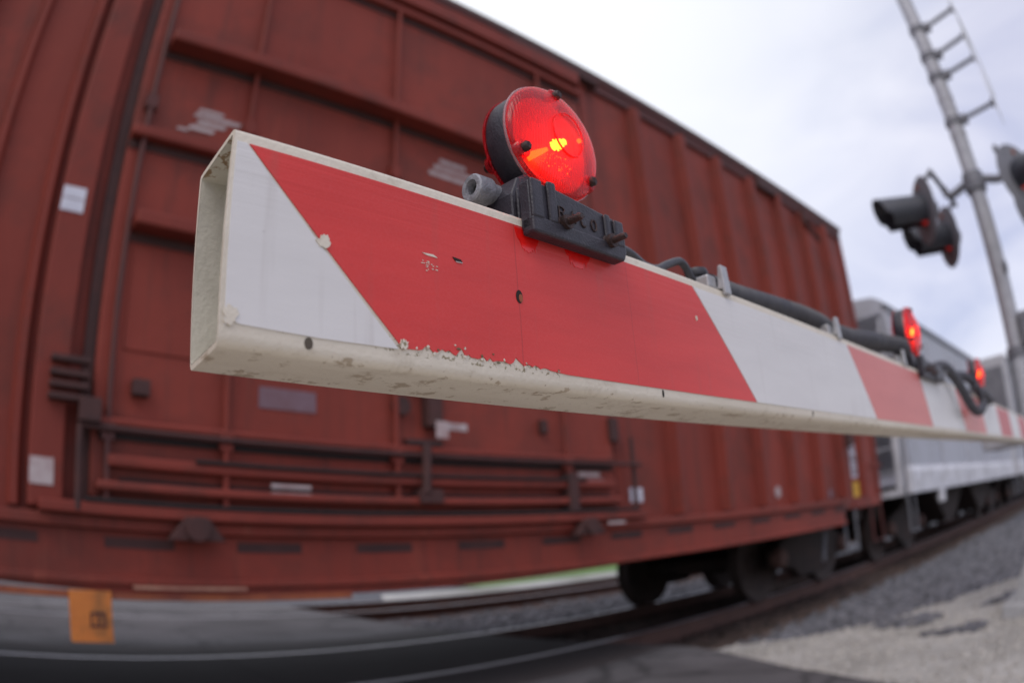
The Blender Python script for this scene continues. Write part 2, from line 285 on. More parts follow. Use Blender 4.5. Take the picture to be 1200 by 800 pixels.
def link(name, bm, m, parent=None, off=None, bevel=0, smooth=None, seg=2):
    """a mesh whose pieces stand apart becomes one object per piece"""
    if name in KEEP or len(bm.verts) > 20000: return _link(name, bm, m, parent, off, bevel, smooth, seg)
    bm.verts.ensure_lookup_table(); bm.verts.index_update(); seen = set(); isl = []
    for v in bm.verts:
        if v.index in seen: continue
        st = [v]; seen.add(v.index); c = []
        while st:
            a = st.pop(); c.append(a.index)
            for e in a.link_edges:
                b = e.other_vert(a)
                if b.index not in seen: seen.add(b.index); st.append(b)
        isl.append(c)
    if len(isl) > 1:
        bb = [[[min(bm.verts[i].co[k] for i in c) for k in range(3)], [max(bm.verts[i].co[k] for i in c) for k in range(3)]] for c in isl]
        g = list(range(len(isl)))
        def f(i):
            while g[i] != i: i = g[i]
            return i
        for i in range(len(isl)):
            for j in range(i + 1, len(isl)):
                if all(bb[i][0][k] <= bb[j][1][k] + .002 and bb[j][0][k] <= bb[i][1][k] + .002 for k in range(3)): g[f(i)] = f(j)
        gr = {}
        for i, c in enumerate(isl): gr.setdefault(f(i), []).extend(c)
        if len(gr) > 1:
            first = None
            for ks in gr.values():
                nb = bm.copy(); nb.verts.ensure_lookup_table(); keep = set(ks)
                bmesh.ops.delete(nb, geom=[v for v in nb.verts if v.index not in keep], context='VERTS')
                o = _link(name, nb, m, parent, off, bevel, smooth, seg); first = first or o
            bm.free(); return first
    return _link(name, bm, m, parent, off, bevel, smooth, seg)
def tag(o, label=None, cat=None, group=None, kind=None):
    if label: o['label'] = label
    if cat: o['category'] = cat
    if group: o['group'] = group
    if kind: o['kind'] = kind
    return o
def empty(name, loc, label, cat, group=None):
    o = bpy.data.objects.new(name, None); C.objects.link(o); o.location = loc; o.empty_display_size = .1
    return tag(o, label, cat, group)
def dup(o, parent=None):
    c = o.copy(); C.objects.link(c); c.parent = parent
    for ch in list(o.children): dup(ch, c)
    return c
def NB(): return bmesh.new()
def box(bm, x0, x1, y0, y1, z0, z1):
    v = [bm.verts.new(p) for p in ((x0, y0, z0), (x1, y0, z0), (x1, y1, z0), (x0, y1, z0), (x0, y0, z1), (x1, y0, z1), (x1, y1, z1), (x0, y1, z1))]
    for f in ((0, 3, 2, 1), (4, 5, 6, 7), (0, 1, 5, 4), (1, 2, 6, 5), (2, 3, 7, 6), (3, 0, 4, 7)): bm.faces.new([v[i] for i in f])
def prism(bm, pts, axis, a, b):
    """polygon pts (2D) extruded along axis from a to b; axis 'x': pts=(y,z), 'y': pts=(x,z), 'z': pts=(x,y)"""
    def P(p, t):
        return {'x': (t, p[0], p[1]), 'y': (p[0], t, p[1]), 'z': (p[0], p[1], t)}[axis]
    A = [bm.verts.new(P(p, a)) for p in pts]; Bv = [bm.verts.new(P(p, b)) for p in pts]
    bm.faces.new(A); bm.faces.new(Bv[::-1]); n = len(pts)
    for i in range(n): bm.faces.new((A[i], A[(i + 1) % n], Bv[(i + 1) % n], Bv[i]))
def tube(bm, pts, r, seg=10, caps=True, rads=None):
    pts = [Vector(p) for p in pts]; rings = []; prev = None
    for i, p in enumerate(pts):
        d = (pts[min(i + 1, len(pts) - 1)] - pts[max(i - 1, 0)]).normalized()
        if prev is None: u = d.orthogonal().normalized()
        else: u = (prev - d * prev.dot(d)).normalized()
        prev = u; v = d.cross(u); rr = rads[i] if rads else r
        rings.append([bm.verts.new(p + (u * math.cos(2 * math.pi * k / seg) + v * math.sin(2 * math.pi * k / seg)) * rr) for k in range(seg)])
    for a, b in zip(rings, rings[1:]):
        for k in range(seg): bm.faces.new((a[k], a[(k + 1) % seg], b[(k + 1) % seg], b[k]))
    if caps: bm.faces.new(rings[0][::-1]); bm.faces.new(rings[-1])
def smoothpath(pts, n=8):
    pts = [Vector(p) for p in pts]; o = []
    for i in range(len(pts) - 1):
        p0, p1, p2, p3 = pts[max(i - 1, 0)], pts[i], pts[i + 1], pts[min(i + 2, len(pts) - 1)]
        for k in range(n):
            t = k / n
            o.append(.5 * ((2 * p1) + (-p0 + p2) * t + (2 * p0 - 5 * p1 + 4 * p2 - p3) * t * t + (-p0 + 3 * p1 - 3 * p2 + p3) * t ** 3))
    o.append(pts[-1]); return o
def lathe(bm, prof, axis, c, seg=32):
    """prof: list of (r, t) revolved around axis through c"""
    c = Vector(c); ax = {'x': Vector((1, 0, 0)), 'y': Vector((0, 1, 0)), 'z': Vector((0, 0, 1))}[axis]
    u = {'x': Vector((0, 1, 0)), 'y': Vector((1, 0, 0)), 'z': Vector((1, 0, 0))}[axis]; v = ax.cross(u); rings = []
    for (r, t) in prof:
        if r < 1e-7: rings.append([bm.verts.new(c + ax * t)])
        else: rings.append([bm.verts.new(c + ax * t + (u * math.cos(2 * math.pi * k / seg) + v * math.sin(2 * math.pi * k / seg)) * r) for k in range(seg)])
    for a, b in zip(rings, rings[1:]):
        for k in range(seg):
            k2 = (k + 1) % seg
            f = [a[k % len(a)], a[k2 % len(a)], b[k2 % len(b)], b[k % len(b)]]
            f2 = []
            for x in f:
                if x not in f2: f2.append(x)
            if len(f2) > 2: bm.faces.new(f2)
def sheet(name, pts, z, m, **k):
    bm = NB(); bm.faces.new([bm.verts.new((x, y, z)) for x, y in pts]); o = link(name, bm, m); return tag(o, kind='structure')

# ------------------------------------------------------------------ setting: ground, road, tracks
RT = 0.05                       # rail top height
def gz(x, y): return 0.012 * noise.noise(Vector((x * .9, y * .9, 0))) + 0.006 * noise.noise(Vector((x * 4, y * 4, 3)))
def grid(name, x0, x1, y0, y1, nx, ny, zf, m, cut=None):
    bm = NB(); V = {}
    for i in range(nx + 1):
        for j in range(ny + 1):
            x = x0 + (x1 - x0) * i / nx; y = y0 + (y1 - y0) * j / ny; V[i, j] = bm.verts.new((x, y, zf(x, y)))
    for i in range(nx):
        for j in range(ny):
            bm.faces.new((V[i, j], V[i + 1, j], V[i + 1, j + 1], V[i, j + 1]))
    o = link(name, bm, m, smooth=60); return tag(o, kind='structure')
sheet('ground', [(-900, -900), (900, -900), (900, 900), (-900, 900)], -.24, g_grass)
sheet('grass_verge', [(10.2, 12.3), (400, 12.3), (400, 500), (14, 500)], -.03, g_grass)
sheet('gravel_verge', [(4.45, 10.7), (10.1, 10.7), (10.15, 26), (4.45, 26)], -.05, g_ballast)
sheet('bounce_paving', [(-8.5, -2.4), (1.9, -2.4), (2.2, -.4), (2.2, .9), (-8.5, .9)], .012, g_bounce)  # unseen paving, added to bounce light onto the underside of the arm
def road_z(x, y):
    t = min(max((y - 2.2) / 1.2, 0), 1); t2 = min(max((y - 11.5) / 3, 0), 1)
    return (.044 * t * t * (3 - 2 * t)) * (1 - t2)
bm = NB()
ys = [-60, -20, -8, -4, -2, 0, 1, 1.5, 2, 2.2, 2.5, 2.8, 3.1, 3.4, 4, 5, 6, 7, 8, 9, 10, 11, 11.5, 12.5, 14.5, 25, 60, 200]
def road_edge(y):
    t = [(-20, 2.0), (-1.5, 2.3), (0, 2.75), (1.18, 3.46), (1.78, 3.82), (2.76, 4.35), (3.1, 4.42), (200, 4.42)]
    for (p, q), (r_, u) in zip(t, t[1:]):
        if y <= r_: return q + (u - q) * (max(y, p) - p) / (r_ - p)
    return 4.42
ysf = []
for a, b in zip(ys, ys[1:]):
    k = max(1, int((b - a) / .25)) if b <= 12.5 and a >= -4 else 1
    ysf += [a + (b - a) * i / k for i in range(k)]
ysf.append(ys[-1]); prev = None
for y in ysf:
    e = road_edge(y) + .035 * noise.noise(Vector((0, y * 2.3, 5)))
    row = [bm.verts.new((-9, y, -.30)), bm.verts.new((-8.6, y, road_z(0, y))), bm.verts.new((0, y, road_z(0, y))), bm.verts.new((e, y, road_z(0, y))), bm.verts.new((e + .06, y, -.30))]
    if prev:
        for i in range(4): bm.faces.new((prev[i], prev[i + 1], row[i + 1], row[i]))
    prev = row
tag(link('road', bm, g_asph), kind='structure')
def lerp_(t, x):
    if x <= t[0][0]: return t[0][1]
    for (a, b), (c, d) in zip(t, t[1:]):
        if x <= c: return b + (d - b) * (x - a) / (c - a)
    return t[-1][1]
def edge_y(x): return lerp_([(4.3, 3.3), (4.9, 3.15), (5.3, 2.5), (5.9, 2.15), (6.9, 1.80), (7.7, 1.05), (9, .6), (14, .0), (40, -1)], x) + .16 * noise.noise(Vector((x * 1.7, 0, 9))) + .08 * noise.noise(Vector((x * 5.5, 0, 4)))
def grav_z(x, y):
    e = edge_y(x); t = min(max((y - e + .05) / .22, 0), 1)
    return -.088 + gz(x, y) + .045 * min(1, max(0, 1 - (x - 4.6) / 1.5)) * (1 - t) - .11 * t
grid('gravel_shoulder', 1.9, 16, -8, 3.2, 200, 150, grav_z, g_gravel)
grid('gravel_field', 15.9, 90, -40, 3.2, 60, 40, lambda x, y: -.10 - (.1 if y > -.5 else 0), g_gravel)
def bal_z(x, y):
    return -.118 + gz(x * 2, y * 2) * 1.2
grid('ballast_bed', 4.40, 90, -1.2, 10.9, 320, 60, bal_z, g_ballast)
grid('track_ballast', 4.41, 90, 2.98, 3.95, 320, 8, lambda x, y: bal_z(x, y) + .006, g_rusty)
grid('ballast_west', -90, -8.9, 2.2, 11.3, 100, 10, bal_z, g_ballast)
sheet('pavement', [(6.6, 10.9), (90, 10.9), (90, 12.3), (7.4, 12.3)], -.01, g_conc)
# crossing panels between and beside the rails of both tracks
for (a, b) in ((3.30, 3.93), (4.075, 5.39), (5.535, 6.15)):
    bm = NB()
    n = 5
    for i in range(n):
        x0 = -8.5 + i * 12.85 / n; box(bm, x0 + .008, x0 + 12.85 / n - .008, a, b, -.05, .0485)
    tag(link('crossing_panel', bm, g_panel, bevel=.006), kind='structure')
for (a, b) in ((7.85, 8.43), (8.575, 9.90), (10.035, 10.6)):
    bm = NB(); box(bm, -8.5, 4.35, a, b, -.05, .0475); tag(link('crossing_panel', bm, g_asph, bevel=.006), kind='structure')
def rail(y, label):
    root = empty('rail', (0, y, 0), label, 'rail', 'steel rails of the two tracks')
    pr = [(-.07, -.12), (.07, -.12), (.07, -.108), (.01, -.092), (.009, .012), (.034, .022), (.034, .0455), (-.034, .0455), (-.034, .022), (-.009, .012), (-.01, -.092), (-.07, -.108)]
    bm = NB(); prism(bm, pr, 'x', -90, 140); link('rail_web', bm, railside, root)
    bm = NB(); box(bm, -90, 140, -.030, .030, .0462, RT + .001); link('rail_head', bm, railtop, root, bevel=.003)
rail(4.0, 'rusty near rail of the track the freight train runs on')
rail(5.5, 'far rail of the track under the freight train')
rail(8.6, 'dark near rail of the empty second track behind the train')
rail(10.1, 'far rail of the empty second track behind the train')
bm = NB(); tie0 = None; k = 0
for (yc, tl) in ((4.75, 'wooden tie under the freight train, beside the gravel'), (9.35, 'wooden tie of the empty track behind the train')):
    for i in range(44):
        x = 4.75 + i * .52
        if tie0 is None:
            b = NB(); box(b, -.11, .11, -1.3, 1.3, -.17, 0); tie0 = link('railway_tie', b, tie_m, bevel=.012); o = tie0
        else:
            o = tie0.copy(); C.objects.link(o)
        o.location = (x, yc + random.uniform(-.02, .02), -.098); o.rotation_euler.z = random.uniform(-.02, .02)
        tag(o, tl, 'railway tie', 'ties under the freight train' if yc < 6 else 'ties of the empty second track')
# loose stones (nobody could count them)
def stones(name, n, xr, yr, smin, smax, m, zf, dens=1.8):
    ico = []
    t = (1 + 5 ** .5) / 2
    vs = [(-1, t, 0), (1, t, 0), (-1, -t, 0), (1, -t, 0), (0, -1, t), (0, 1, t), (0, -1, -t), (0, 1, -t), (t, 0, -1), (t, 0, 1), (-t, 0, -1), (-t, 0, 1)]
    fs = [(0, 11, 5), (0, 5, 1), (0, 1, 7), (0, 7, 10), (0, 10, 11), (1, 5, 9), (5, 11, 4), (11, 10, 2), (10, 7, 6), (7, 1, 8), (3, 9, 4), (3, 4, 2), (3, 2, 6), (3, 6, 8), (3, 8, 9), (4, 9, 5), (2, 4, 11), (6, 2, 10), (8, 6, 7), (9, 8, 1)]
    V = []; F = []
    for i in range(n):
        x = xr[0] + (xr[1] - xr[0]) * random.random() ** dens; y = random.uniform(*yr)
        if not yr[2 - 2] <= y: continue
        z = zf(x, y)
        if z is None: continue
        s = random.uniform(smin, smax) / 1.9
        Mx = Matrix.Rotation(random.uniform(0, 6.28), 3, 'Z') @ Matrix.Rotation(random.uniform(0, 6.28), 3, 'X') @ Matrix.Diagonal((s * random.uniform(.7, 1.3), s * random.uniform(.6, 1), s * random.uniform(.4, .8)))
        b = len(V)
        for v in vs: V.append(Vector((x, y, z + s * .3)) + Mx @ (Vector(v) * random.uniform(.8, 1.15) / 1.0))
        F += [(a + b, c + b, d + b) for a, c, d in fs]
    me = bpy.data.meshes.new(name); me.from_pydata([tuple(v) for v in V], [], F); me.materials.append(m)
    o = bpy.data.objects.new(name, me); C.objects.link(o); return o
st_m = bpy.data.materials.new("ballast stone"); st_m.use_nodes = True
n_ = st_m.node_tree.nodes; l_ = st_m.node_tree.links
g_ = n_.new('ShaderNodeNewGeometry'); r_ = n_.new('ShaderNodeValToRGB'); r_.color_ramp.elements[0].color = (.06, .06, .068, 1); r_.color_ramp.elements[1].color = (.19, .188, .205, 1)
l_.new(g_.outputs['Random Per Island'], r_.inputs[0]); l_.new(r_.outputs[0], n_['Principled BSDF'].inputs['Base Color']); n_['Principled BSDF'].inputs['Roughness'].default_value = .9
sp_m = st_m.copy(); sp_m.name = "pale stone"
for nn in sp_m.node_tree.nodes:
    if nn.type == 'VALTORGB': nn.color_ramp.elements[0].color = (.31, .295, .27, 1); nn.color_ramp.elements[1].color = (.52, .49, .45, 1)
ru_m = st_m.copy(); ru_m.name = 'rust-stained stone'
for nn in ru_m.node_tree.nodes:
    if nn.type == 'VALTORGB': nn.color_ramp.elements[0].color = (.03, .022, .019, 1); nn.color_ramp.elements[1].color = (.11, .072, .058, 1)
def bz(x, y):
    if abs(y - 4) < .09 or abs(y - 5.5) < .09: return None
    e = edge_y(x)
    if y < e - .05 + .25 * noise.noise(Vector((x * 5, y * 5, 1))): return None
    return bal_z(x, y) + random.uniform(-.004, .01)
o = stones('ballast_stones', 21000, (4.5, 17), (.1, 3.15), .03, .055, st_m, bz); tag(o, 'loose grey ballast stones beside the near rail', 'ballast', kind='stuff')
o = stones('rusty_ballast', 6000, (4.5, 17), (3.0, 3.92), .03, .052, ru_m, bz); tag(o, 'rust-stained ballast stones along the near rail', 'ballast', kind='stuff')
o = stones('rail_ballast', 5000, (4.5, 15), (4.08, 5.45), .03, .05, ru_m, lambda x, y: -.105); tag(o, 'dark ballast stones between the rails', 'ballast', kind='stuff')
o = stones('second_ballast', 5000, (4.5, 15), (6.2, 11.2), .03, .055, st_m, lambda x, y: bal_z(x, y)); tag(o, 'ballast stones of the empty second track', 'ballast', kind='stuff')
def pz(x, y):
    if x < road_edge(y) + .05: return None
    if y > edge_y(x) + .05: return None
    return grav_z(x, y) + .002
o = stones('pale_gravel', 11000, (2.6, 10), (-.6, 3.0), .006, .020, sp_m, pz, 1.5); tag(o, 'pale fine gravel on the shoulder beside the asphalt', 'gravel', kind='stuff')
def pat(x, y):
    if x < 4.9 or noise.noise(Vector((x * 1.5, y * 2.6, 2))) < .22: return None
    return grav_z(x, y) + .004
o = stones('scattered_ballast', 3500, (4.9, 9), (.7, 2.3), .02, .045, st_m, pat, 1.4); tag(o, 'dark stones scattered over the pale gravel', 'gravel', kind='stuff')

# ------------------------------------------------------------------ freight car truck
SY = 3.15                       # side sheet plane of the cars
def truck(parent, xc, off, name='truck'):
    """off = location of the root; geometry given in world and shifted back"""
    bm = NB(); z0 = RT
    Y = 3.72
    for Yc, sgn in ((Y, -1), (9.5 - Y, 1)):
        pts = [(-.98, .52), (-.80, .60), (-.40, .72), (.40, .72), (.80, .60), (.98, .52), (.98, .36), (.76, .34), (.52, .30), (.34, .17), (-.34, .17), (-.52, .30), (-.76, .34), (-.98, .36)]
        prism(bm, [(xc + a, z0 + b) for a, b in pts], 'y', Yc - .055, Yc + .055)
    box(bm, xc - .16, xc + .16, 3.8, 5.7, z0 + .38, z0 + .62)          # bolster
    t = link(name, bm, undr, parent, off, bevel=.015)
    for s in (-1, 1):
        for Yc in (4.0, 5.5):
            b = NB(); d = -1 if Yc < 4.7 else 1
            lathe(b, [(0, -.07 * d), (.10, -.07 * d), (.13, -.05 * d), (.30, -.035 * d), (.37, -.06 * d), (.42, -.062 * d), (.425, .05 * d), (.445, .055 * d), (.447, .08 * d), (.36, .08 * d), (.30, .04 * d), (.11, .04 * d), (.09, .07 * d), (0, .07 * d)], 'y', (xc + s * .875, Yc, z0 + .425), 40)
            link('wheel', b, wheelm, t, off, smooth=35)
        b = NB(); tube(b, [(xc + s * .875, 4.05, z0 + .425), (xc + s * .875, 5.45, z0 + .425)], .085, 14); link('axle', b, undr, t, off)
        b = NB()
        lathe(b, [(0, -.10), (.06, -.10), (.10, -.085), (.115, -.05), (.115, .02), (0, .02)], 'y', (xc + s * .875, Y - .03, z0 + .44), 20)
        link('journal_cap', b, railside, t, off, smooth=40)
    for dx in (-.14, 0, .14):
        pts = [(xc + dx + .05 * math.cos(a * .7), Y + .05 * math.sin(a * .7), z0 + .22 + .26 * a / 60) for a in range(61)]
        b = NB(); tube(b, pts, .013, 6); link('coil_spring', b, railside, t, off)
    return t

# ------------------------------------------------------------------ boxcar
off = (9.0, 4.75, 0)
boxcar = empty('boxcar', off, 'oxide-red freight boxcar with ribbed sides and a wide sliding door, passing behind the gate arm', 'boxcar')
H0 = RT
def car(name, bm, m, parent=None, **k): return link(name, bm, m, parent or boxcar, off, **k)
XL, XR = -6.4, 9.0; SY2 = 9.5 - SY
bm = NB(); box(bm, XL, XR, SY, SY2, H0 + .98, H0 + 4.50); car('body_shell', bm, carred)
bm = NB(); prism(bm, [(SY - .05, H0 + 4.56), (SY - .05, H0 + 4.60), (4.75, H0 + 4.76), (SY2 + .05, H0 + 4.60), (SY2 + .05, H0 + 4.56)], 'x', XL - .05, XR + .04)
roof = car('roof', bm, caredge)
bm = NB()
for i in range(24): 
    x = XL + .3 + i * .64; prism(bm, [(SY - .03, H0 + 4.615), (4.75, H0 + 4.785), (SY2 + .03, H0 + 4.615), (SY2 + .03, H0 + 4.59), (4.75, H0 + 4.76), (SY - .03, H0 + 4.59)], 'x', x - .03, x + .03)
car('roof_seam', bm, caredge, roof)
bm = NB(); box(bm, XL, XR, SY - .03, SY, H0 + 4.42, H0 + 4.56); box(bm, XL, XR, SY - .045, SY - .03, H0 + 4.52, H0 + 4.565); car('top_chord', bm, cardark)  # darker red paints in the shade below the eave
bm = NB(); box(bm, XL, XR, SY2, SY2 + .03, H0 + 4.42, H0 + 4.56); car('top_chord', bm, cardark)
# posts
def post(x, z0, z1, wd=.07, dp=.09, m=carrib, y=SY, s=-1):
    b = NB(); prism(b, [(x - wd / 2 - .02, y), (x - wd / 2, y + s * dp), (x + wd / 2, y + s * dp), (x + wd / 2 + .02, y)], 'z', z0, z1)
    b2 = bmesh.ops
    return b
for x in [-5.9, -5.2, -4.55, -3.9, -3.25, -2.55, -1.9, -1.25, -.56, 4.42, 5.10, 5.74, 6.40, 7.03, 7.68, 8.32]:
    car('side_post', post(x, H0 + 1.0, H0 + 4.42), carrib)
    car('side_post', post(x, H0 + 1.0, H0 + 4.42, y=SY2, s=1), carrib)
for x in (XL + .03, XR - .04):
    b = NB(); box(b, x - .04, x + .04, SY - .025, SY + .01, H0 + .98, H0 + 4.5); car('corner_post', b, carrib)
for x in (.09, -.215):
    b = post(x, H0 + 1.0, H0 + 4.42, wd=.03, dp=.05); car('side_post', b, carrib)
# door frame, doors
bm = NB(); box(bm, .15, .31, SY - .085, SY, H0 + 1.0, H0 + 4.42); car('door_post', bm, carrib, bevel=.01)
bm = NB(); box(bm, 3.70, 3.80, SY - .05, SY, H0 + 1.0, H0 + 4.42); car('door_post', bm, carrib, bevel=.01)
bm = NB(); box(bm, .12, 3.62, SY - .15, SY - .02, H0 + 4.26, H0 + 4.38); car('door_track', bm, carrib, bevel=.01)
bm = NB(); box(bm, .2, 3.9, SY - .14, SY - .0, H0 + .985, H0 + 1.035); car('door_track', bm, carrib, bevel=.008)
door = None
bm = NB(); box(bm, .43, 3.66, SY - .07, SY - .002, H0 + 1.06, H0 + 4.24); door = car('door', bm, carred, bevel=.012)
bm = NB()
box(bm, .375, .43, SY - .03, SY - .001, H0 + 1.04, H0 + 4.24); box(bm, 3.662, 3.698, SY - .04, SY - .001, H0 + 1.06, H0 + 4.22)
car('gasket', bm, carblk, door)
for (x0, x1, z, h, d) in ((.52, 3.20, 3.29, .07, .13), (.52, 2.9, 2.245, .07, .125), (.43, .98, 2.72, .06, .07), (.43, 3.66, 4.18, .06, .05), (.45, 3.60, 1.36, .035, .05), (.50, 3.6, 1.19, .05, .06), (.45, 3.64, 1.09, .04, .07)):
    b = NB(); box(b, x0, x1, SY - .07 - d, SY - .068, H0 + z, H0 + z + h); car('door_bar', b, carrib, door, bevel=.012)
    if z > 2: b = NB(); box(b, x0, x1, SY - .078, SY - .069, H0 + z - .045, H0 + z - .002); car('bar_shade', b, carblk, door)  # dark strip painting the shade beneath each upper door bar
for (x0, x1) in ((.55, 1.0), (1.1, 2.4), (2.5, 3.55)):
    b = NB(); box(b, x0, x1, SY - .078, SY - .069, H0 + 1.70, H0 + 2.18); car('door_bead', b, carred, door, bevel=.006)
for (x, z0, z1) in ((1.05, 1.05, 4.24), (1.96, 1.1, 4.24), (3.18, 1.02, 4.24), (.50, 1.05, 4.24)):
    b = NB(); tube(b, [(x, SY - .105, H0 + z0), (x, SY - .105, H0 + z1)],   .015, 10)
    for z in (1.3, 2.9):
        box(b, x - .03, x + .03, SY - .12, SY - .069, H0 + z, H0 + z + .07)
    car('lock_rod', b, carrib if x > .6 else cardark, door)
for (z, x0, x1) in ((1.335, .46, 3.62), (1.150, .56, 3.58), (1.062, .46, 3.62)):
    b = NB(); box(b, x0, x1, SY - .085, SY - .068, H0 + z - .028, H0 + z); car('bar_shade', b, rodshade, door)  # black strips painted in for the shaded gaps under the lower bars
for (z, x0, x1) in ((1.24, .9, 3.3), (1.045, .4, 3.8)):
    b = NB(); tube(b, [(x0, SY - .135, H0 + z), (x1, SY - .135, H0 + z)], .010, 8); car('hand_rail', b, rodshade, door)
b = NB(); tube(b, [(.36, SY - .13, H0 + 1.345), (3.86, SY - .13, H0 + 1.345)], .013, 8); car('hand_rail', b, carblk, door)
b = NB(); tube(b, [(.37, SY - .13, H0 + 1.345), (.37, SY - .13, H0 + 1.0)], .016, 8); tube(b, [(3.82, SY - .10, H0 + 1.0), (3.82, SY - .10, H0 + 1.53)], .016, 8); car('hand_rail', b, carblk, door)
b = NB()
for z in (1.44, 1.49, 1.54, 1.60): box(b, .22, .40, SY - .14, SY - .08, H0 + z, H0 + z + .025)
box(b, .36, .46, SY - .16, SY - .075, H0 + 1.36, H0 + 1.46); box(b, .60, .68, SY - .13, SY - .07, H0 + 1.50, H0 + 1.57)
car('latch', b, carblk, door, bevel=.004)
b = NB()
box(b, 1.92, 2.22, SY - .13, SY - .07, H0 + 1.74, H0 + 1.78); box(b, 2.14, 2.23, SY - .14, SY - .07, H0 + 1.5, H0 + 1.74); box(b, 2.02, 2.24, SY - .12, SY - .07, H0 + 1.40, H0 + 1.43)
tube(b, [(2.12, SY - .14, H0 + 1.40), (2.10, SY - .15, H0 + 1.15)], .025, 8); box(b, 2.06, 2.20, SY - .16, SY - .07, H0 + 1.10, H0 + 1.17)
lathe(b, [(0, -.02), (.05, -.02), (.05, .03), (0, .03)], 'y', (2.0, SY - .09, H0 + 1.60), 16)
car('crank_gear', b, carblk, door, bevel=.004)
b = NB(); box(b, 2.98, 3.03, SY - .11, SY - .07, H0 + 1.52, H0 + 1.60); box(b, 3.14, 3.22, SY - .15, SY - .07, H0 + 1.04, H0 + 1.28); box(b, 3.62, 3.70, SY - .10, SY - .05, H0 + 1.50, H0 + 1.66); car('hinge', b, carblk, door, bevel=.006)
for xw in (.90, 3.3):
    b = NB(); prism(b, [(xw - .13, H0 + .90), (xw + .13, H0 + .90), (xw + .05, H0 + 1.00), (xw - .05, H0 + 1.00)], 'y', SY - .16, SY - .10)
    lathe(b, [(0, -.03), (.055, -.03), (.055, .03), (0, .03)], 'y', (xw, SY - .15, H0 + .95), 18); car('roller', b, carblk, door, bevel=.004)
# side sill: flanged channel with dark pockets
bm = NB()
box(bm, XL + .3, 7.6, SY - .09, SY + .05, H0 + .93, H0 + .982)
box(bm, XL + .3, 7.6, SY - .05, SY + .03, H0 + .72, H0 + .93)
prism(bm, [(-1.2, H0 + .72), (0.9, H0 + .655), (2.4, H0 + .66), (4.2, H0 + .70), (7.6, H0 + .72)], 'y', SY - .052, SY + .03)
box(bm, XL + .3, 7.6, SY - .075, SY + .03, H0 + .70, H0 + .735)
box(bm, XL, XR, SY - .03, SY + .05, H0 + .86, H0 + .98)
sill = car('side_sill', bm, carred, bevel=.006)
for i in range(22):
    x = -5.7 + i * .62
    b = NB(); box(b, x, x + .32, SY - .0535, SY - .048, H0 + .855, H0 + .90); car('sill_slot', b, carblk, sill)
bm = NB(); box(bm, -5.5, 1.7, SY - .058, SY - .02, H0 + .635, H0 + .665); car('rusty_rail', bm, rusto, sill, bevel=.004)
bm = NB(); box(bm, XL + .3, 7.6, SY2 - .03, SY2 + .06, H0 + .70, H0 + .98); car('side_sill', bm, carred)
bm = NB(); box(bm, XL, XR + .1, 4.6, 4.9, H0 + .62, H0 + .95)
for x in (-5.9, -3.5, -.5, 1.5, 3.5, 6.2, 8.3): box(bm, x - .08, x + .08, SY + .05, SY2 - .05, H0 + .72, H0 + .95)
box(bm, -1.9, -.6, 3.5, 4.2, H0 + .45, H0 + .8)
car('underframe', bm, undr)
# orange plate
bm = NB(); box(bm, .33, .52, SY - .075, SY - .06, H0 + .45, H0 + .67); pl = car('hanging_plate', bm, orange, bevel=.003)
bm = NB()
for (a, b_, c, d) in ((.42, .49, .57, .58), (.42, .43, .52, .57), (.45, .46, .52, .57), (.48, .49, .52, .57), (.42, .49, .515, .525)): box(bm, a, b_, SY - .0775, SY - .0752, H0 + c, H0 + d)
car('faded_symbol', bm, carblk, pl)
pl['label'] = 'orange square plate with a smudged dark symbol hanging under the sill'
# faded stencils, decals
def patch(name, rects, m, y=SY - .0035, par=None, rot=0.0):
    b = NB()
    for (x0, x1, z0, z1) in rects:
        sk = rot * (z1 - z0)
        prism(b, [(x0, H0 + z0), (x1, H0 + z0), (x1 + sk, H0 + z1), (x0 + sk, H0 + z1)], 'y', y - .002, y)
    return car(name, b, m, par)
patch('white_decal', [(.155, .27, 2.28, 2.34), (.155, .27, 2.345, 2.40)], bluedec, y=SY - .0875)
patch('white_decal', [(.155, .265, 1.09, 1.20)], pale, y=SY - .0875)
patch('stencil', [(.66, .72, 2.84, 2.855), (.72, .86, 2.86, 2.885), (.76, .92, 2.90, 2.925), (.74, 1.00, 2.94, 2.965), (.76, .90, 2.975, 2.995)], pale, y=SY - .0725, par=door, rot=.6)
patch('stencil', [(2.22, 2.60, 3.02, 3.05), (2.26, 2.72, 3.07, 3.10), (2.3, 2.5, 3.12, 3.15)], pale, y=SY - .0725, par=door)
patch('stencil', [(1.26, 1.46, 1.150, 1.166), (1.26, 1.46, 1.115, 1.131)], pale, y=SY - .134, par=door)
patch('stencil', [(3.30, 3.50, 1.265, 1.295), (3.28, 3.54, 1.215, 1.25)], pale, y=SY - .0725, par=door)
patch('stencil', [(3.47, 3.64, .955, .972)], pale, y=SY - .145)
patch('grey_patch', [(1.22, 1.52, 1.52, 1.62)], greyp, y=SY - .0725, par=door)
patch('small_decal', [(2.18, 2.26, 1.44, 1.53)], pale, y=SY - .142, par=door)
patch('small_decal', [(2.28, 2.44, 1.50, 1.54)], pale, y=SY - .0725, par=door)
patch('small_decal', [(1.97, 2.12, 1.80, 1.83)], pale, y=SY - .0725, par=door)
patch('white_decal', [(3.88, 4.02, 1.10, 1.20)], bluedec)
patch('stencil', [(.62, 1.15, .685, .70)], tanp, y=SY - .0785)
b = NB(); lathe(b, [(0, -.006), (.055, -.006), (.055, 0), (0, 0)], 'y', (6.08, SY - .002, H0 + 1.12), 18); car('round_decal', b, pale)
b = NB(); lathe(b, [(0, -.006), (.05, -.006), (.05, 0), (0, 0)], 'y', (7.35, SY - .002, H0 + 1.06), 18); car('round_decal', b, greyp)
pt = patch('data_panel', [(8.05, 8.25, 1.22, 1.62)], bluedec)
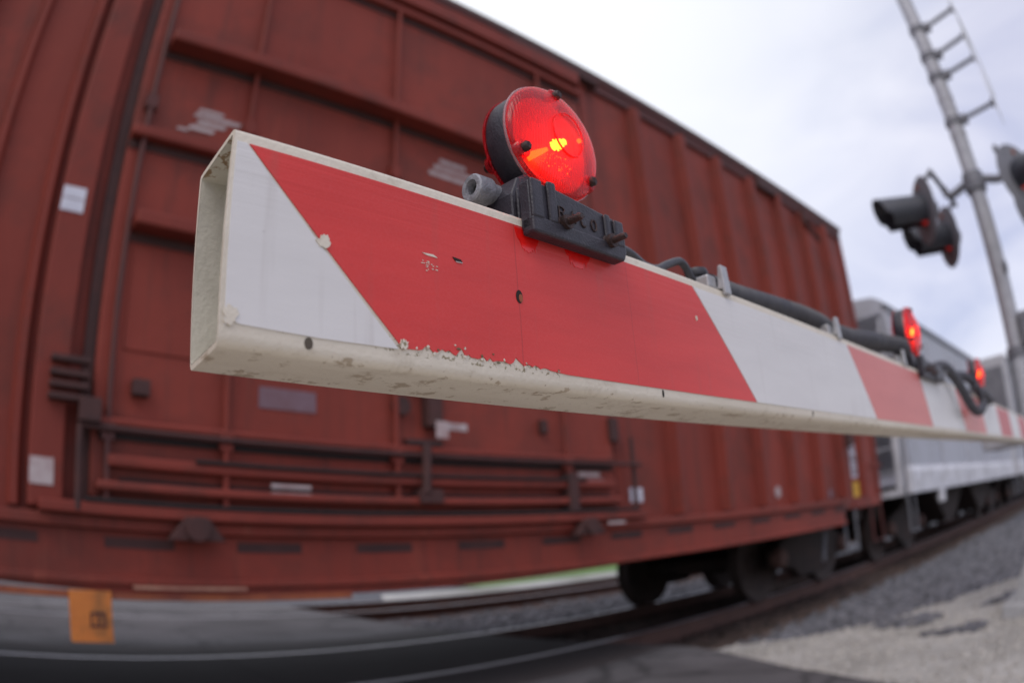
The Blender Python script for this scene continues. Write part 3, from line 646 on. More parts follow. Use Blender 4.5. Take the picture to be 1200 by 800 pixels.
patch('text_line', [(8.075, 8.225, z, z + .022) for z in (1.26, 1.30, 1.36, 1.42, 1.46, 1.55)], carblk, y=SY - .0060, par=pt)
patch('yellow_square', [(8.06, 8.30, .99, 1.17)], yellow)
# end hardware: ladder, grab irons, steps, coupler
b = NB()
for z in (1.35, 1.75, 2.15, 2.55): tube(b, [(8.50, SY - .03, H0 + z), (8.50, SY - .10, H0 + z), (8.92, SY - .10, H0 + z), (8.92, SY - .03, H0 + z)], .012, 6)
car('grab_iron', b, carrib)
b = NB(); box(b, 7.76, 7.86, SY - .14, SY - .02, H0 + 1.56, H0 + 1.74); box(b, 7.80, 8.02, SY - .11, SY - .03, H0 + 1.60, H0 + 1.70); car('jack_bracket', b, carblk, bevel=.01)
b = NB(); tube(b, [(7.60, SY - .10, H0 + 4.42), (7.60, SY - .11, H0 + 4.25), (7.95, SY - .11, H0 + 4.10)], .028, 8); car('roof_strap', b, carblk)
b = NB(); box(b, 2.95, 3.9, SY - .12, SY - .02, H0 + 4.395, H0 + 4.44); box(b, 6.6, 7.15, SY - .07, SY - .03, H0 + 4.40, H0 + 4.54); car('roof_strap', b, carblk)
b = NB(); tube(b, [(7.62, SY - .02, H0 + .9), (7.62, SY - .04, H0 + .42), (7.98, SY - .04, H0 + .42), (7.98, SY - .02, H0 + .9)], .018, 6); tube(b, [(7.40, SY + .1, H0 + .9), (7.25, SY + .1, H0 + .35)], .02, 6); car('sill_step', b, galvd)
b = NB(); tube(b, [(8.55, SY - .02, H0 + .9), (8.55, SY - .04, H0 + .42), (8.93, SY - .04, H0 + .42), (8.93, SY - .02, H0 + .9)], .018, 6); car('sill_step', b, cardark)
b = NB(); prism(b, [(7.95, H0 + .86), (8.5, H0 + .86), (8.55, H0 + .99), (7.95, H0 + .93)], 'y', SY - .05, SY + .02); car('end_gusset', b, carrib)
b = NB(); box(b, 9.0, 9.04, SY + .05, SY2 - .05, H0 + 1.0, H0 + 4.5)
for z in (1.3, 1.75, 2.2, 2.65, 3.1, 3.55, 4.0): box(b, 9.04, 9.09, SY + .15, SY2 - .15, H0 + z, H0 + z + .14)
car('corrugated_end', b, carred, bevel=.015)
b = NB(); box(b, 9.05, 9.50, 4.65, 4.85, H0 + .72, H0 + .92); box(b, 9.42, 9.62, 4.58, 4.92, H0 + .68, H0 + .96); tube(b, smoothpath([(9.1, 4.5, H0 + .7), (9.3, 4.45, H0 + .35), (9.55, 4.5, H0 + .45)]), .03, 8); car('coupler', b, undr, bevel=.02)
truck(boxcar, 7.86, off); truck(boxcar, -4.0, off)

# ------------------------------------------------------------------ covered hopper cars
hoff = (10.0, 4.75, 0)
hop = empty('hopper_car', hoff, 'pale grey covered hopper car coupled right behind the red boxcar', 'hopper car', 'grey covered hopper cars')
def hc(name, bm, m, parent=None, **k): return link(name, bm, m, parent or hop, hoff, **k)
X0, X1 = 10.55, 21.7
prof = [(SY, 1.25), (SY, 3.74), (SY + .04, 3.86), (SY + .20, 3.96), (4.75, 4.12), (SY2 - .20, 3.96), (SY2 - .04, 3.86), (SY2, 3.74), (SY2, 1.25)]
bm = NB(); prism(bm, [(a, H0 + b) for a, b in prof], 'x', X0 + .02, X1 - .02); hc('hopper_body', bm, hopg, bevel=.01)
bm = NB()
for (xa, xb) in ((X0, X0 + .06), (X1 - .06, X1)): prism(bm, [(a - .015 if a < 4.75 else a + .015, H0 + b + (.015 if b > 2 else 0)) for a, b in prof], 'x', xa, xb)
hc('end_rim', bm, hopg)
bm = NB(); box(bm, X0, X1, SY - .03, SY + .06, H0 + 3.72, H0 + 3.83); hc('top_chord', bm, galvd, bevel=.01)
for i in range(1, 5):
    bm = NB(); x = X0 + i * 2.23; box(bm, x - .05, x + .05, SY - .045, SY + .01, H0 + 1.3, H0 + 3.55); hc('side_post', bm, hopg, bevel=.01)
bm = NB(); prism(bm, [(SY - .06, H0 + .93), (SY - .06, H0 + 1.26), (SY - .02, H0 + 1.34), (SY + .05, H0 + 1.34), (SY + .05, H0 + .93)], 'x', X0 - .12, X1 + .1); hc('side_sill', bm, hopw, bevel=.015)
bm = NB(); prism(bm, [(SY2 + .06, H0 + .93), (SY2 + .06, H0 + 1.26), (SY2 - .05, H0 + 1.34), (SY2 - .05, H0 + .93)], 'x', X0 - .12, X1 + .1); hc('side_sill', bm, hopw)
for (xa, xb, d) in ((X0, X0 - .42, -1), (X1, X1 + .42, 1)):
    bm = NB(); box(bm, min(xa, xb), max(xa, xb), SY + .12, SY2 - .12, H0 + .92, H0 + 1.02)
    for y in (SY + .06, SY2 - .06): box(bm, min(xb, xb - d * .07), max(xb, xb - d * .07), y - .05, y + .05, H0 + .92, H0 + 2.0)
    box(bm, min(xb, xb - d * .05), max(xb, xb - d * .05), SY + .12, SY2 - .12, H0 + 1.9, H0 + 1.97); hc('end_platform', bm, hopw, bevel=.008)
    bm = NB(); box(bm, min(xa, xa - d * .02), max(xa, xa - d * .02), SY + .08, SY2 - .08, H0 + 1.1, H0 + 3.7); box(bm, min(xa, xa + d * .08), max(xa, xa + d * .08), 4.3, 5.2, H0 + 1.02, H0 + 2.6); hc('end_sheet', bm, hopd, bevel=.005)
    bm = NB()
    for z in (1.3, 1.65, 2.0, 2.35, 2.7, 3.05, 3.4): tube(bm, [(xa + d * .09, SY + .12, H0 + z), (xa + d * .09, SY + .55, H0 + z)], .012, 6)
    for y in (SY + .12, SY + .55): tube(bm, [(xa + d * .09, y, H0 + 1.05), (xa + d * .09, y, H0 + 3.6)], .018, 6)
    hc('ladder', bm, hopw)
    bm = NB(); box(bm, min(xa + d * .35, xa + d * .75), max(xa + d * .35, xa + d * .75), 4.65, 4.85, H0 + .70, H0 + .92); hc('coupler', bm, undr, bevel=.02)
    bm = NB(); tube(bm, [(xa + d * .30, SY - .01, H0 + .93), (xa + d * .30, SY - .03, H0 + .40), (xa - d * .06, SY - .03, H0 + .40), (xa - d * .06, SY - .01, H0 + .93)], .018, 6); hc('sill_step', bm, galvd)
for xc in (14.4, 17.9):
    bm = NB(); prism(bm, [(xc - 1.4, H0 + .95), (xc + 1.4, H0 + .95), (xc + .35, H0 + .32), (xc - .35, H0 + .32)], 'y', SY + .35, SY2 - .35); hc('discharge_chute', bm, undr, bevel=.02)
bm = NB(); box(bm, 18.2, 19.1, SY - .006, SY + .01, H0 + 1.55, H0 + 1.85); hc('dark_panel', bm, hopd)
bm = NB(); box(bm, 12.1, 12.3, SY - .10, SY - .0, H0 + .72, H0 + .93); hc('jack_pad', bm, hopw, bevel=.01)
bm = NB()
for i in range(4): lathe(bm, [(.0, .1), (.3, .1), (.33, .06), (.33, 0)], 'z', (12.2 + i * 2.6, 4.75, H0 + 4.08), 20)
hc('roof_hatch', bm, hopg)
bm = NB(); box(bm, X0 - .5, X1 + .5, 4.6, 4.9, H0 + .62, H0 + .93); hc('centre_sill', bm, undr)
truck(hop, 11.75, hoff); truck(hop, 20.4, hoff)
h2 = dup(hop); h2.location = (22.6, 4.75, 0); h2['label'] = 'second pale grey covered hopper car, farther along the train'
h3 = dup(hop); h3.location = (35.2, 4.75, 0); h3['label'] = 'third grey covered hopper car behind the red boxcar'
h4 = dup(hop); h4.location = (47.8, 4.75, 0); h4['label'] = 'farthest grey covered hopper car, last visible of the train'
b3 = dup(boxcar); b3.location = (9.0 - 16.8, 4.75, 0); b3['label'] = 'oxide-red boxcar coupled ahead of the one behind the gate arm, at the left edge'

# ------------------------------------------------------------------ gate arm
ex = Vector((1, .034, .018)).normalized(); ey = Vector((-.034, 1, 0)).normalized(); ez = ex.cross(ey)
AO = Vector((.11, .34, .163 + CAMZ)); AM = Matrix((ex, ey, ez)).transposed().to_4x4(); AM.translation = AO
arm = bpy.data.objects.new('crossing_gate', None); C.objects.link(arm); arm.matrix_world = AM
tag(arm, 'red and white striped crossing gate arm of cream rectangular tube, lowered beside the track', 'gate arm')
W, ZB, ZT = .066, -.063, .065; ALEN = 5.15
def rrect(y0, y1, z0, z1, rb, rt, n=4):
    p = []
    for (cy, cz, r, a0) in ((y0 + rb, z0 + rb, rb, 180), (y1 - rb, z0 + rb, rb, 270), (y1 - rt, z1 - rt, rt, 0), (y0 + rt, z1 - rt, rt, 90)):
        for k in range(n + 1):
            a = R(a0 + 90 * k / n); p.append((cy + r * math.cos(a), cz + r * math.sin(a)))
    return p
OUT = rrect(0, W, ZB, ZT, .0065, .004); INN = rrect(.0032, W - .0032, ZB + .0032, ZT - .0032, .0035, .0015)
bm = NB(); xs = [0.0] + [0.004 + .02 * i for i in range(25)] + [.6 + .25 * i for i in range(18)] + [ALEN]
def ring(prf, x, jit=0):
    return [bm.verts.new((x + (.0012 * noise.noise(Vector((y * 60, z * 60, 1))) if jit else 0) + ((y / W) * (.0070 - .0040 * (z - ZB) / (ZT - ZB)) * max(0, 1 - x / .1)), y, z)) for y, z in prf]
oR = [ring(OUT, x, i == 0) for i, x in enumerate(xs)]; iR = [ring(INN, x, i == 0) for i, x in enumerate(xs)]
n = len(OUT)
for a, b in zip(oR, oR[1:]):
    for k in range(n): bm.faces.new((a[k], a[(k + 1) % n], b[(k + 1) % n], b[k]))
for e in (0, -1):
    for k in range(n): bm.faces.new((oR[e][k], oR[e][(k + 1) % n], iR[e][(k + 1) % n], iR[e][k]))
tb = link('tube', bm, cream, arm, smooth=45)
bm = NB(); rings = [ring([(y + (.0004 if y < W / 2 else -.0004), z + (.0004 if z < 0 else -.0004)) for y, z in INN], x, x < .0001) for x in (0.0, .05, .3, 1.5, ALEN - .01)]
for a, b in zip(rings, rings[1:]):
    for k in range(n): bm.faces.new((a[k], b[k], b[(k + 1) % n], a[(k + 1) % n]))
bm.verts.index_update(); link('tube_lining', bm, lining, arm, smooth=45)
TB, TT, YF = -.0505, .0560, -.0007
def strip(name, pts, m, y=YF, lab=None, th=.0007):
    b = NB(); prism(b, pts, 'y', y, y + th - .00004); o = link(name, b, m, arm)
    if lab: o['label'] = lab
    return o
def jag(x0, x1, z, amp, n):
    return [(x0 + (x1 - x0) * i / n, z + amp * abs(noise.noise(Vector((i * .83, 0, 2)))) + amp * .6 * max(0, noise.noise(Vector((i * 2.9, 3, 2))))) for i in range(1, n)]
w0 = [(.0028, TB - .002), (.006, TB + .0015), (.012, TB), (.060, TB - .0008), (.1128, TB)] + [(.0078, TT)] + [(.0015, TT)]
strip('white_stripe', w0, tape_w)
olive = mat('mouldy paint flake', (.16, .13, .07), .8)
jg = jag(.125, .245, TB + .0010, .0085, 46)
r0 = [(.1158, TB + .001)] + jg + [(.26, TB)] + [(.40, TB), (.5565, TB), (.4525, TT), (.0095, TT)]
strip('red_stripe', r0, tape_r)
strip('white_stripe', [(.5583, TB), (.9900, TB), (.8905, TT), (.4545, TT)], tape_w)
strip('red_stripe', [(.9918, TB), (1.415, TB), (1.345, TT), (.8925, TT)], tape_f, lab='paler pinkish red stripe')
strip('white_stripe', [(1.417, TB), (1.853, TB), (1.755, TT), (1.347, TT)], tape_w)
strip('red_stripe', [(1.855, TB), (2.27, TB), (2.18, TT), (1.757, TT)], tape_f)
xb = 2.272; xt = 2.182; colr = 0
for i in range(7):
    nb, nt_ = min(xb + .43, ALEN - .02), min(xt + .43, ALEN - .02)
    strip('white_stripe' if i % 2 == 0 else 'red_stripe', [(xb, TB), (nb, TB), (nt_, TT), (xt, TT)], tape_w if i % 2 == 0 else tape_d); xb, xt = nb + .002, nt_ + .002
def blob(cx, cz, rx, rz, n=22, j=.9, s=0):
    return [(cx + rx * math.cos(2 * math.pi * k / n) * (1 + j * noise.noise(Vector((k * 1.7, s, 0)))), cz + rz * math.sin(2 * math.pi * k / n) * (1 + j * noise.noise(Vector((k * 1.3, s, 5))))) for k in range(n)]
strip('paint_chip', blob(.0615, .006, .0042, .0042, s=1), cream, y=YF - .0007, lab='small cream chip on the edge of the first red stripe')
strip('paint_chip', blob(.0055, -.0465, .0042, .0055, s=2), cream, y=YF - .0007)
strip('paint_chip', blob(.1165, -.0475, .003, .003, s=3), cream, y=YF - .0007)
strip('paint_chip', blob(.4517, .0235, .0016, .0024, s=4), cream, y=YF - .0007)
strip('paint_chip', [(.132, .0148), (.141, .0152), (.1445, .0135), (.136, .0137)], cream, y=YF - .0004, th=.0004)
for i in range(16):
    strip('scratch', blob(.1385 + random.uniform(-.007, .006), .0065 + random.uniform(-.0035, .003), random.uniform(.0003, .0012), .0003, 6, s=i), cream, y=YF - .0004, th=.0004)
for i in range(18):
    x = random.uniform(.125, .25); z = TB + .0085 * random.random() ** 1.5 * math.exp(-((x - .17) / .06) ** 2) + .0005
    strip('paint_fleck', blob(x, z, random.uniform(.0006, .0020), random.uniform(.0004, .0011), 7, s=i), cream if i % 3 else olive, y=YF - .0005, th=.0005)
strip('dark_nick', [(.1570, .0172), (.1640, .0166), (.1652, .0150), (.1590, .0148)], hole_m, y=YF - .0005, th=.0005)
strip('dark_nick', [(.1595, .0146), (.1650, .0148), (.1652, .0142), (.1598, .0140)], pale, y=YF - .0006, th=.0005)
strip('bolt_hole', blob(.2158, .0005, .0031, .0048, 20, .05), hole_m, y=YF - .0005, th=.0005)
strip('bolt_hole', blob(.2168, -.0005, .0018, .0030, 14, .05), rusto, y=YF - .0008, th=.0005)
strip('slot', blob(.0530, -.0550, .0026, .0034, 16, .1, s=5), mat("slot brown", (.10, .08, .06), .8), y=-.0004, th=.0009)
strip('slot', blob(.3805, -.0545, .0014, .0034, 10, .1), hole_m, y=-.0003, th=.0009)
strip('slot', blob(.7130, -.0550, .0016, .0034, 10, .1), hole_m, y=-.0003, th=.0009)
def glow_patch(cx, w_, seed):  # ragged outline for a painted pool of red light
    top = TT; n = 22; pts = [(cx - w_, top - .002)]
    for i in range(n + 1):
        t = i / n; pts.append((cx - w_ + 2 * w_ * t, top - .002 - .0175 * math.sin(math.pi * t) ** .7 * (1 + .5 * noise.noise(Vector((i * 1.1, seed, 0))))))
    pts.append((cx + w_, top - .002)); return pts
strip('crimson_glow', glow_patch(.2290, .013, 1), redglow, y=YF - .0004, th=.0004)
strip('crimson_glow', glow_patch(.2840, .017, 4), redglow, y=YF - .0004, th=.0004)

# ------------------------------------------------------------------ gate lamps
def L2W(x, y, z): return AM @ Vector((x, y, z))
def make_lamp(label):
    root = bpy.data.objects.new('gate_lamp', None); C.objects.link(root); tag(root, label, 'gate lamp', 'red lamps on the gate arm')
    # local frame: x along the arm, y across it (0 = arm centre), z up from the arm's top
    cz = .0885; Rr = .0525
    yf, yr = -.022, .004
    bm = NB(); lathe(bm, [(Rr - .006, yf), (Rr - .001, yf), (Rr, yf + .002), (Rr, yr - .002), (Rr - .001, yr), (Rr - .006, yr), (Rr - .007, yf + .0005)], 'y', (0, 0, cz), 64)
    link('housing', bm, blk, root, smooth=40)
    bm = NB(); pr = [(0, yf + .013), (.010, yf + .0125), (.030, yf + .011), (Rr - .0072, yf + .003)]
    lathe(bm, pr, 'y', (0, 0, cz), 48)
    refl = link('reflector', bm, refl_m, root, smooth=60)
    for (y, s, nm) in ((yf, -1, 'lens'), (yr, 1, 'lens')):
        bm = NB(); p = []
        for k in range(13):
            a = k / 12; r = (Rr + .0012) * math.sin(a * math.pi / 2); t = s * ((.0135 if s < 0 else .004) * math.cos(a * math.pi / 2))
            p.append((r, t + s * .0015))
        p += [(Rr + .0012, 0), (Rr + .0004, -s * .0002)]
        lathe(bm, p, 'y', (0, y, cz), 64); ln = link(nm, bm, lens_m, root, smooth=60)
        # raised inner boss of the lens
        bm = NB(); rr = .0008
        ring_ = [(.018 * math.cos(q * math.pi / 16) + .006, y + s * .0150, cz + .004 + .021 * math.sin(q * math.pi / 16)) for q in range(33)]
        for a, b in ((ring_, 0),): tube(bm, a, rr, 8, caps=False)
        link('lens_ridge', bm, lens_m, ln, smooth=60)
        if s < 0:
            bm = NB(); lathe(bm, [(Rr - .0005, -.0006), (Rr + .0022, -.0006), (Rr + .0026, .0004), (Rr + .0022, .0018), (Rr - .0005, .0018), (Rr - .0005, -.0006)], 'y', (0, y, cz), 64); link('lens_flange', bm, flange_m, ln, smooth=40)
        for an in (86, 208, 322):
            a = R(an); cx, c_z = .047 * math.cos(a), cz + .047 * math.sin(a)
            b = NB(); lathe(b, [(0, s * .0105), (.0030, s * .0105), (.0042, s * .009), (.0042, 0), (.0026, -s * .004), (0, -s * .004)], 'y', (cx, y + s * .002, c_z), 14)
            box(b, cx - .0006, cx + .0006, min(y + s * .0115, y + s * .0128), max(y + s * .0115, y + s * .0128), c_z - .003, c_z + .003)
            link('screw', b, boltm, root, smooth=40)
        for an in (86, 208, 322):
            a = R(an); b = NB(); lathe(b, [(.0085, s * .001), (.0078, s * .006), (.0055, s * .0075), (.0044, s * .0075)], 'y', (.047 * math.cos(a), y, cz + .047 * math.sin(a)), 18); link('screw_boss', b, lens_m, ln, smooth=60)
    # bulb: a stack of glowing ridges, and the lit ridges of the reflector beside it
    b = NB(); d = Vector((.84, 0, .55)).normalized(); c0 = Vector((.008, yf - .001, cz + .002))
    for k in range(5):
        c = c0 + d * (k - 2) * .0048; up = Vector((-d.z, 0, d.x)); L_ = (.0042, .0056, .0050, .0040, .0030)[k]
        tube(b, [c - up * L_, c - up * L_ * .3, c + up * L_ * .3, c + up * L_], .0014, 8, rads=[.0008, .0017, .0017, .0008])
    link('bulb_glow', b, glow_y, refl, smooth=60)
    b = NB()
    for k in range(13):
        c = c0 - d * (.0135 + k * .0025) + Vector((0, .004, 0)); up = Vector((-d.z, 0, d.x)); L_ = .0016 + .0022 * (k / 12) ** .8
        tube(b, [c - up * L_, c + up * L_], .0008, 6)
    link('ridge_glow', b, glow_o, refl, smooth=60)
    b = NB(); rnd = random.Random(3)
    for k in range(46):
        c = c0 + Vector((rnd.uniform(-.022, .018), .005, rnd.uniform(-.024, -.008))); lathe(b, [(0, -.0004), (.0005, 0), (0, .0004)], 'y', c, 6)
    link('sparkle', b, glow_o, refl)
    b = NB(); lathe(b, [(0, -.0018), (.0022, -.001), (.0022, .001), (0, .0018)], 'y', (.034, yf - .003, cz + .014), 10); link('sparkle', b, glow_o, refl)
    pl_ = bpy.data.lights.new('bulb_light', 'POINT'); pl_.energy = .035; pl_.color = (1, .07, .03); pl_.shadow_soft_size = .004
    po = bpy.data.objects.new('bulb_light', pl_); C.objects.link(po); po.parent = root; po.location = (0.004, yf - .006, cz)
    # saddle bracket
    bm = NB()
    box(bm, -.050, .046, -.026, .030, .0005, .030)
    prism(bm, [(-.054, .0), (-.054, .024), (-.047, .040), (-.036, .047), (.030, .036), (.046, .026), (.046, .0)], 'y', -.024, .026)
    link('bracket_body', bm, blk, root, bevel=.0022)
    yF = -.033 - .0012
    bm = NB()
    prism(bm, [(-.058, -.0135), (.048, -.0135), (.052, -.006), (.052, .012), (.046, .019), (-.030, .026), (-.058, .026)], 'y', yF - .011, yF)
    pl2 = link('clamp_plate', bm, blk, root, bevel=.0016)
    bm = NB(); prism(bm, [(-.058, -.0175), (.047, -.0175), (.051, -.0095), (.051, -.004), (-.058, -.004)], 'y', yF - .0135, yF - .0005); link('clamp_lip', bm, blk, pl2, bevel=.002)
    bm = NB()
    for (a, b_, h) in ((-.058, -.046, .027), (-.040, -.031, .029), (.026, .033, .020), (.038, .050, .018)):
        box(bm, a, b_, yF - .0140, yF - .010, -.006, h)
    link('clamp_rib', bm, blk, pl2, bevel=.002)
    for (bx, bzz) in ((-.023, -.002), (.030, -.004)):
        b = NB(); lathe(b, [(0, -.0185), (.0022, -.0185), (.0029, -.0168), (.0029, -.006), (.0058, -.006), (.0058, -.001), (.0068, 0), (0, 0)], 'y', (bx, yF - .011, bzz), 12)
        link('clamp_bolt', b, boltm, pl2, smooth=35)
    # cast maker's letters
    def glyph(bm, ch, x, z, h):
        wd = h * .62; y0, y1 = yF - .0122, yF - .0108; s = h * .17
        if ch in 'CO':
            n0, n1 = (4, 21) if ch == 'C' else (0, 24)
            for k in range(n0, n1):
                a, b_ = 2 * math.pi * k / 24, 2 * math.pi * (k + 1) / 24
                tube(bm, [(x + wd / 2 * math.cos(a), (y0 + y1) / 2, z + h / 2 * math.sin(a)), (x + wd / 2 * math.cos(b_), (y0 + y1) / 2, z + h / 2 * math.sin(b_))], s * .5, 5)
        elif ch == 'R':
            for p in ([(-.5, -.5), (-.5, .5), (.25, .5), (.5, .3), (.25, .05), (-.5, .05)], [(0, .05), (.5, -.5)]): tube(bm, [(x + a * wd, (y0 + y1) / 2, z + b_ * h) for a, b_ in p], s * .5, 5)
        elif ch == 'A':
            for p in ([(-.5, -.5), (0, .5), (.5, -.5)], [(-.3, -.1), (.3, -.1)]): tube(bm, [(x + a * wd, (y0 + y1) / 2, z + b_ * h) for a, b_ in p], s * .5, 5)
    b = NB()
    for i, ch in enumerate('RACO'): glyph(b, ch, -.0245 + i * .0125, .0065 - i * .0002, .0095)
    link('cast_letters', b, boltm, pl2)
    # conduit plug at the tip side
    b = NB(); lathe(b, [(.0068, -.0115), (.0104, -.0115), (.0116, -.0102), (.0118, .0035), (.0112, .0050), (.0090, .0055), (.0088, .014), (0, .014)], 'x', (-.063, .0, .0325), 36)
    lathe(b, [(.0068, -.0115), (.0064, -.0105), (.0062, -.002), (0, -.002)], 'x', (-.063, .0, .0325), 36)
    fit = link('conduit_plug', b, zinc, root, smooth=40, bevel=0)
    b = NB(); lathe(b, [(.0060, -.0035), (0, -.0035)], 'x', (-.063, .0, .0325), 20); link('plug_bore', b, hole_m, fit)
    b = NB()
    for (x, r) in ((-.052, .0052), (-.0485, .0030)): lathe(b, [(0, 0), (r, 0), (r, .006), (0, .006)], 'z', (x, -.018, .0), 8)
    link('small_bolt', b, zinc, root)
    return root
lamp = make_lamp('large lit red gate lamp nearest the arm tip, clamped on with a black bracket')
def place(o, x, s=1.0): o.matrix_world = AM @ Matrix.Translation((x, .033, ZT + .0003))
place(lamp, .281)
lamp2 = dup(lamp); lamp2['label'] = 'second lit red gate lamp along the arm, where the corrugated hose ends'; place(lamp2, 1.398)
lamp3 = dup(lamp); lamp3['label'] = 'small lit red gate lamp farthest along the arm, by the hanging cable loop'; place(lamp3, 2.37)

# ------------------------------------------------------------------ clips, wires, hose on the arm
def armthing(name, label, cat, group=None):
    o = bpy.data.objects.new(name, None); C.objects.link(o); o.matrix_world = AM; return tag(o, label, cat, group)
def make_clip(x):
    t = bpy.data.objects.new('hose_clip', None); C.objects.link(t)
    bm = NB(); prism(bm, [(-.0052, ZT - .005), (-.0010, ZT - .006), (-.0010, ZT + .0010), (.052, ZT + .0010), (.052, ZT + .0042), (.004, ZT + .0042), (.0005, ZT + .0265), (-.0036, ZT + .0265)], 'x', -.0065, .0065)
    link('clip_tab', bm, alum, t, bevel=.0009)
    bm = NB(); box(bm, -.024, -.007, .004, .044, ZT + .0008, ZT + .0150); link('clip_block', bm, alum, t, bevel=.002)
    return t
clip = make_clip(0); tag(clip, 'dull aluminium clip where the thin cable meets the corrugated hose', 'clip', 'metal clips on top of the arm')
clip.matrix_world = AM @ Matrix.Translation((.520, 0, 0))
for x, lb in ((.857, 'dull aluminium clip halfway along the corrugated hose'), (1.235, 'dull aluminium clip just before the second gate lamp'), (1.62, 'dull aluminium clip where the looped cable begins beyond the second lamp')):
    c = dup(clip); c.matrix_world = AM @ Matrix.Translation((x, 0, 0)); c['label'] = lb
wt = armthing('lamp_cable', 'thin black cable curling from the first lamp bracket to the hose', 'cable')
bm = NB()
P = [(.335, .030, .078), (.372, .018, .080), (.409, .022, .0745), (.430, .022, .0755), (.451, .022, .0850), (.473, .022, .0935), (.484, .022, .0900), (.492, .022, .0800), (.503, .022, .0780)]
tube(bm, smoothpath(P), .0042, 10); link('wire', bm, rubber, wt, smooth=60)
bm = NB(); lathe(bm, [(.0045, -.004), (.0115, -.004), (.013, 0), (.0115, .004), (.0045, .004), (.0045, -.004)], 'z', (.512, .026, .0895), 24); link('wire_eyelet', bm, rubber, wt, smooth=50)
def corrug(name, pts, r, m, parent, pitch=.0042, seg=14, amp=.12, nn=24):
    pth = smoothpath(pts, nn); L_ = 0; o = []; rad = []
    pp = [pth[0]]
    for a, b in zip(pth, pth[1:]):
        pp.append(b)
    # resample
    dist = [0]
    for a, b in zip(pp, pp[1:]): dist.append(dist[-1] + (b - a).length)
    tot = dist[-1]; k = int(tot / (pitch / 4)); j = 0
    for i in range(k + 1):
        s = tot * i / k
        while j < len(dist) - 2 and dist[j + 1] < s: j += 1
        t = (s - dist[j]) / max(1e-9, dist[j + 1] - dist[j]); o.append(pp[j].lerp(pp[j + 1], t)); rad.append(r * (1 + amp * math.cos(2 * math.pi * s / pitch)))
    bm = NB(); tube(bm, o, r, seg, rads=rad); return link(name, bm, m, parent, smooth=70)
ht = armthing('corrugated_hose', 'thick black corrugated hose lying on the arm between the first two lamps', 'hose')
corrug('hose_length', [(.528, .024, ZT + .0135), (.60, .024, ZT + .0150), (.68, .024, ZT + .0200), (.78, .024, ZT + .0250), (.845, .022, ZT + .0235), (.88, .022, ZT + .0185)], .0125, hose, ht)
corrug('hose_length', [(.872, .024, ZT + .0160), (.97, .024, ZT + .0185), (1.08, .024, ZT + .030), (1.20, .020, ZT + .040), (1.31, .018, ZT + .048), (1.345, .022, ZT + .046)], .0155, hose, ht, pitch=.005)
lt = armthing('looped_cable', 'black corrugated cable hanging in a loop over the stripes beyond the second lamp', 'cable')
corrug('cable_loop', [(1.50, .0, ZT + .016), (1.56, -.012, ZT + .026), (1.62, -.014, ZT + .026), (1.67, -.022, ZT + .008), (1.73, -.030, .037), (1.79, -.034, .008), (1.87, -.036, -.004), (1.98, -.034, .006), (2.06, -.030, .035), (2.03, -.022, .078), (1.93, -.010, .100), (1.80, .010, .096)], .0115, hose, lt, pitch=.012, amp=.18)
corrug('cable_end', [(1.98, -.02, .078), (2.15, -.025, .070), (2.35, -.02, .058), (2.5, .0, .078), (2.62, .03, .080)], .010, hose, lt, pitch=.012, amp=.15)
jt = armthing('junction_box', 'small black junction box on the arm just past the second lamp', 'junction box')
bm = NB(); box(bm, 1.452, 1.535, -.020, .030, ZT - .016, ZT + .022); link('box_body', bm, blk, jt, bevel=.006)
bm = NB(); tube(bm, [(1.53, -.004, ZT + .006), (1.60, -.010, ZT + .020)], .010, 12); link('cable_gland', bm, zinc, jt)

# ------------------------------------------------------------------ signal mast
MX, MY = 5.57, .62
mast = empty('signal_mast', (MX, MY, 0), 'tall grey tubular steel signal mast at the right beyond the gate arm', 'signal mast')
def ms(name, bm, m, parent=None, **k): return link(name, bm, m, parent or mast, (MX, MY, 0), **k)
bm = NB(); tube(bm, [(MX, MY, .32), (MX, MY, 5.9)], .070, 28); ms('pole', bm, galv, smooth=50)
bm = NB(); lathe(bm, [(.075, 0), (.08, .0), (.08, .03), (0, .12)], 'z', (MX, MY, 5.88), 20); ms('cap', bm, galvd, smooth=50)
bm = NB(); prism(bm, [(-.22, 0), (.22, 0), (.16, .22), (.10, .34), (-.10, .34), (-.16, .22)], 'x', -.2, .2)
bmesh.ops.translate(bm, verts=bm.verts, vec=(MX, MY, .02)); ms('base_casting', bm, conc, bevel=.01)
bm = NB(); box(bm, MX - .32, MX + .32, MY - .3, MY + .3, -.3, .035); ms('foundation', bm, conc, bevel=.015)
for z in (4.18, 3.96, 3.62, 3.15):
    bm = NB(); lathe(bm, [(.071, 0), (.074, 0), (.074, .04), (.071, .04), (.071, 0)], 'z', (MX, MY, z), 24); ms('band_clamp', bm, galv)
bm = NB(); lathe(bm, [(.071, 0), (.095, 0), (.095, .16), (.071, .16), (.071, 0)], 'z', (MX, MY, 3.12), 24); ms('arm_casting', bm, galvd, bevel=.006)
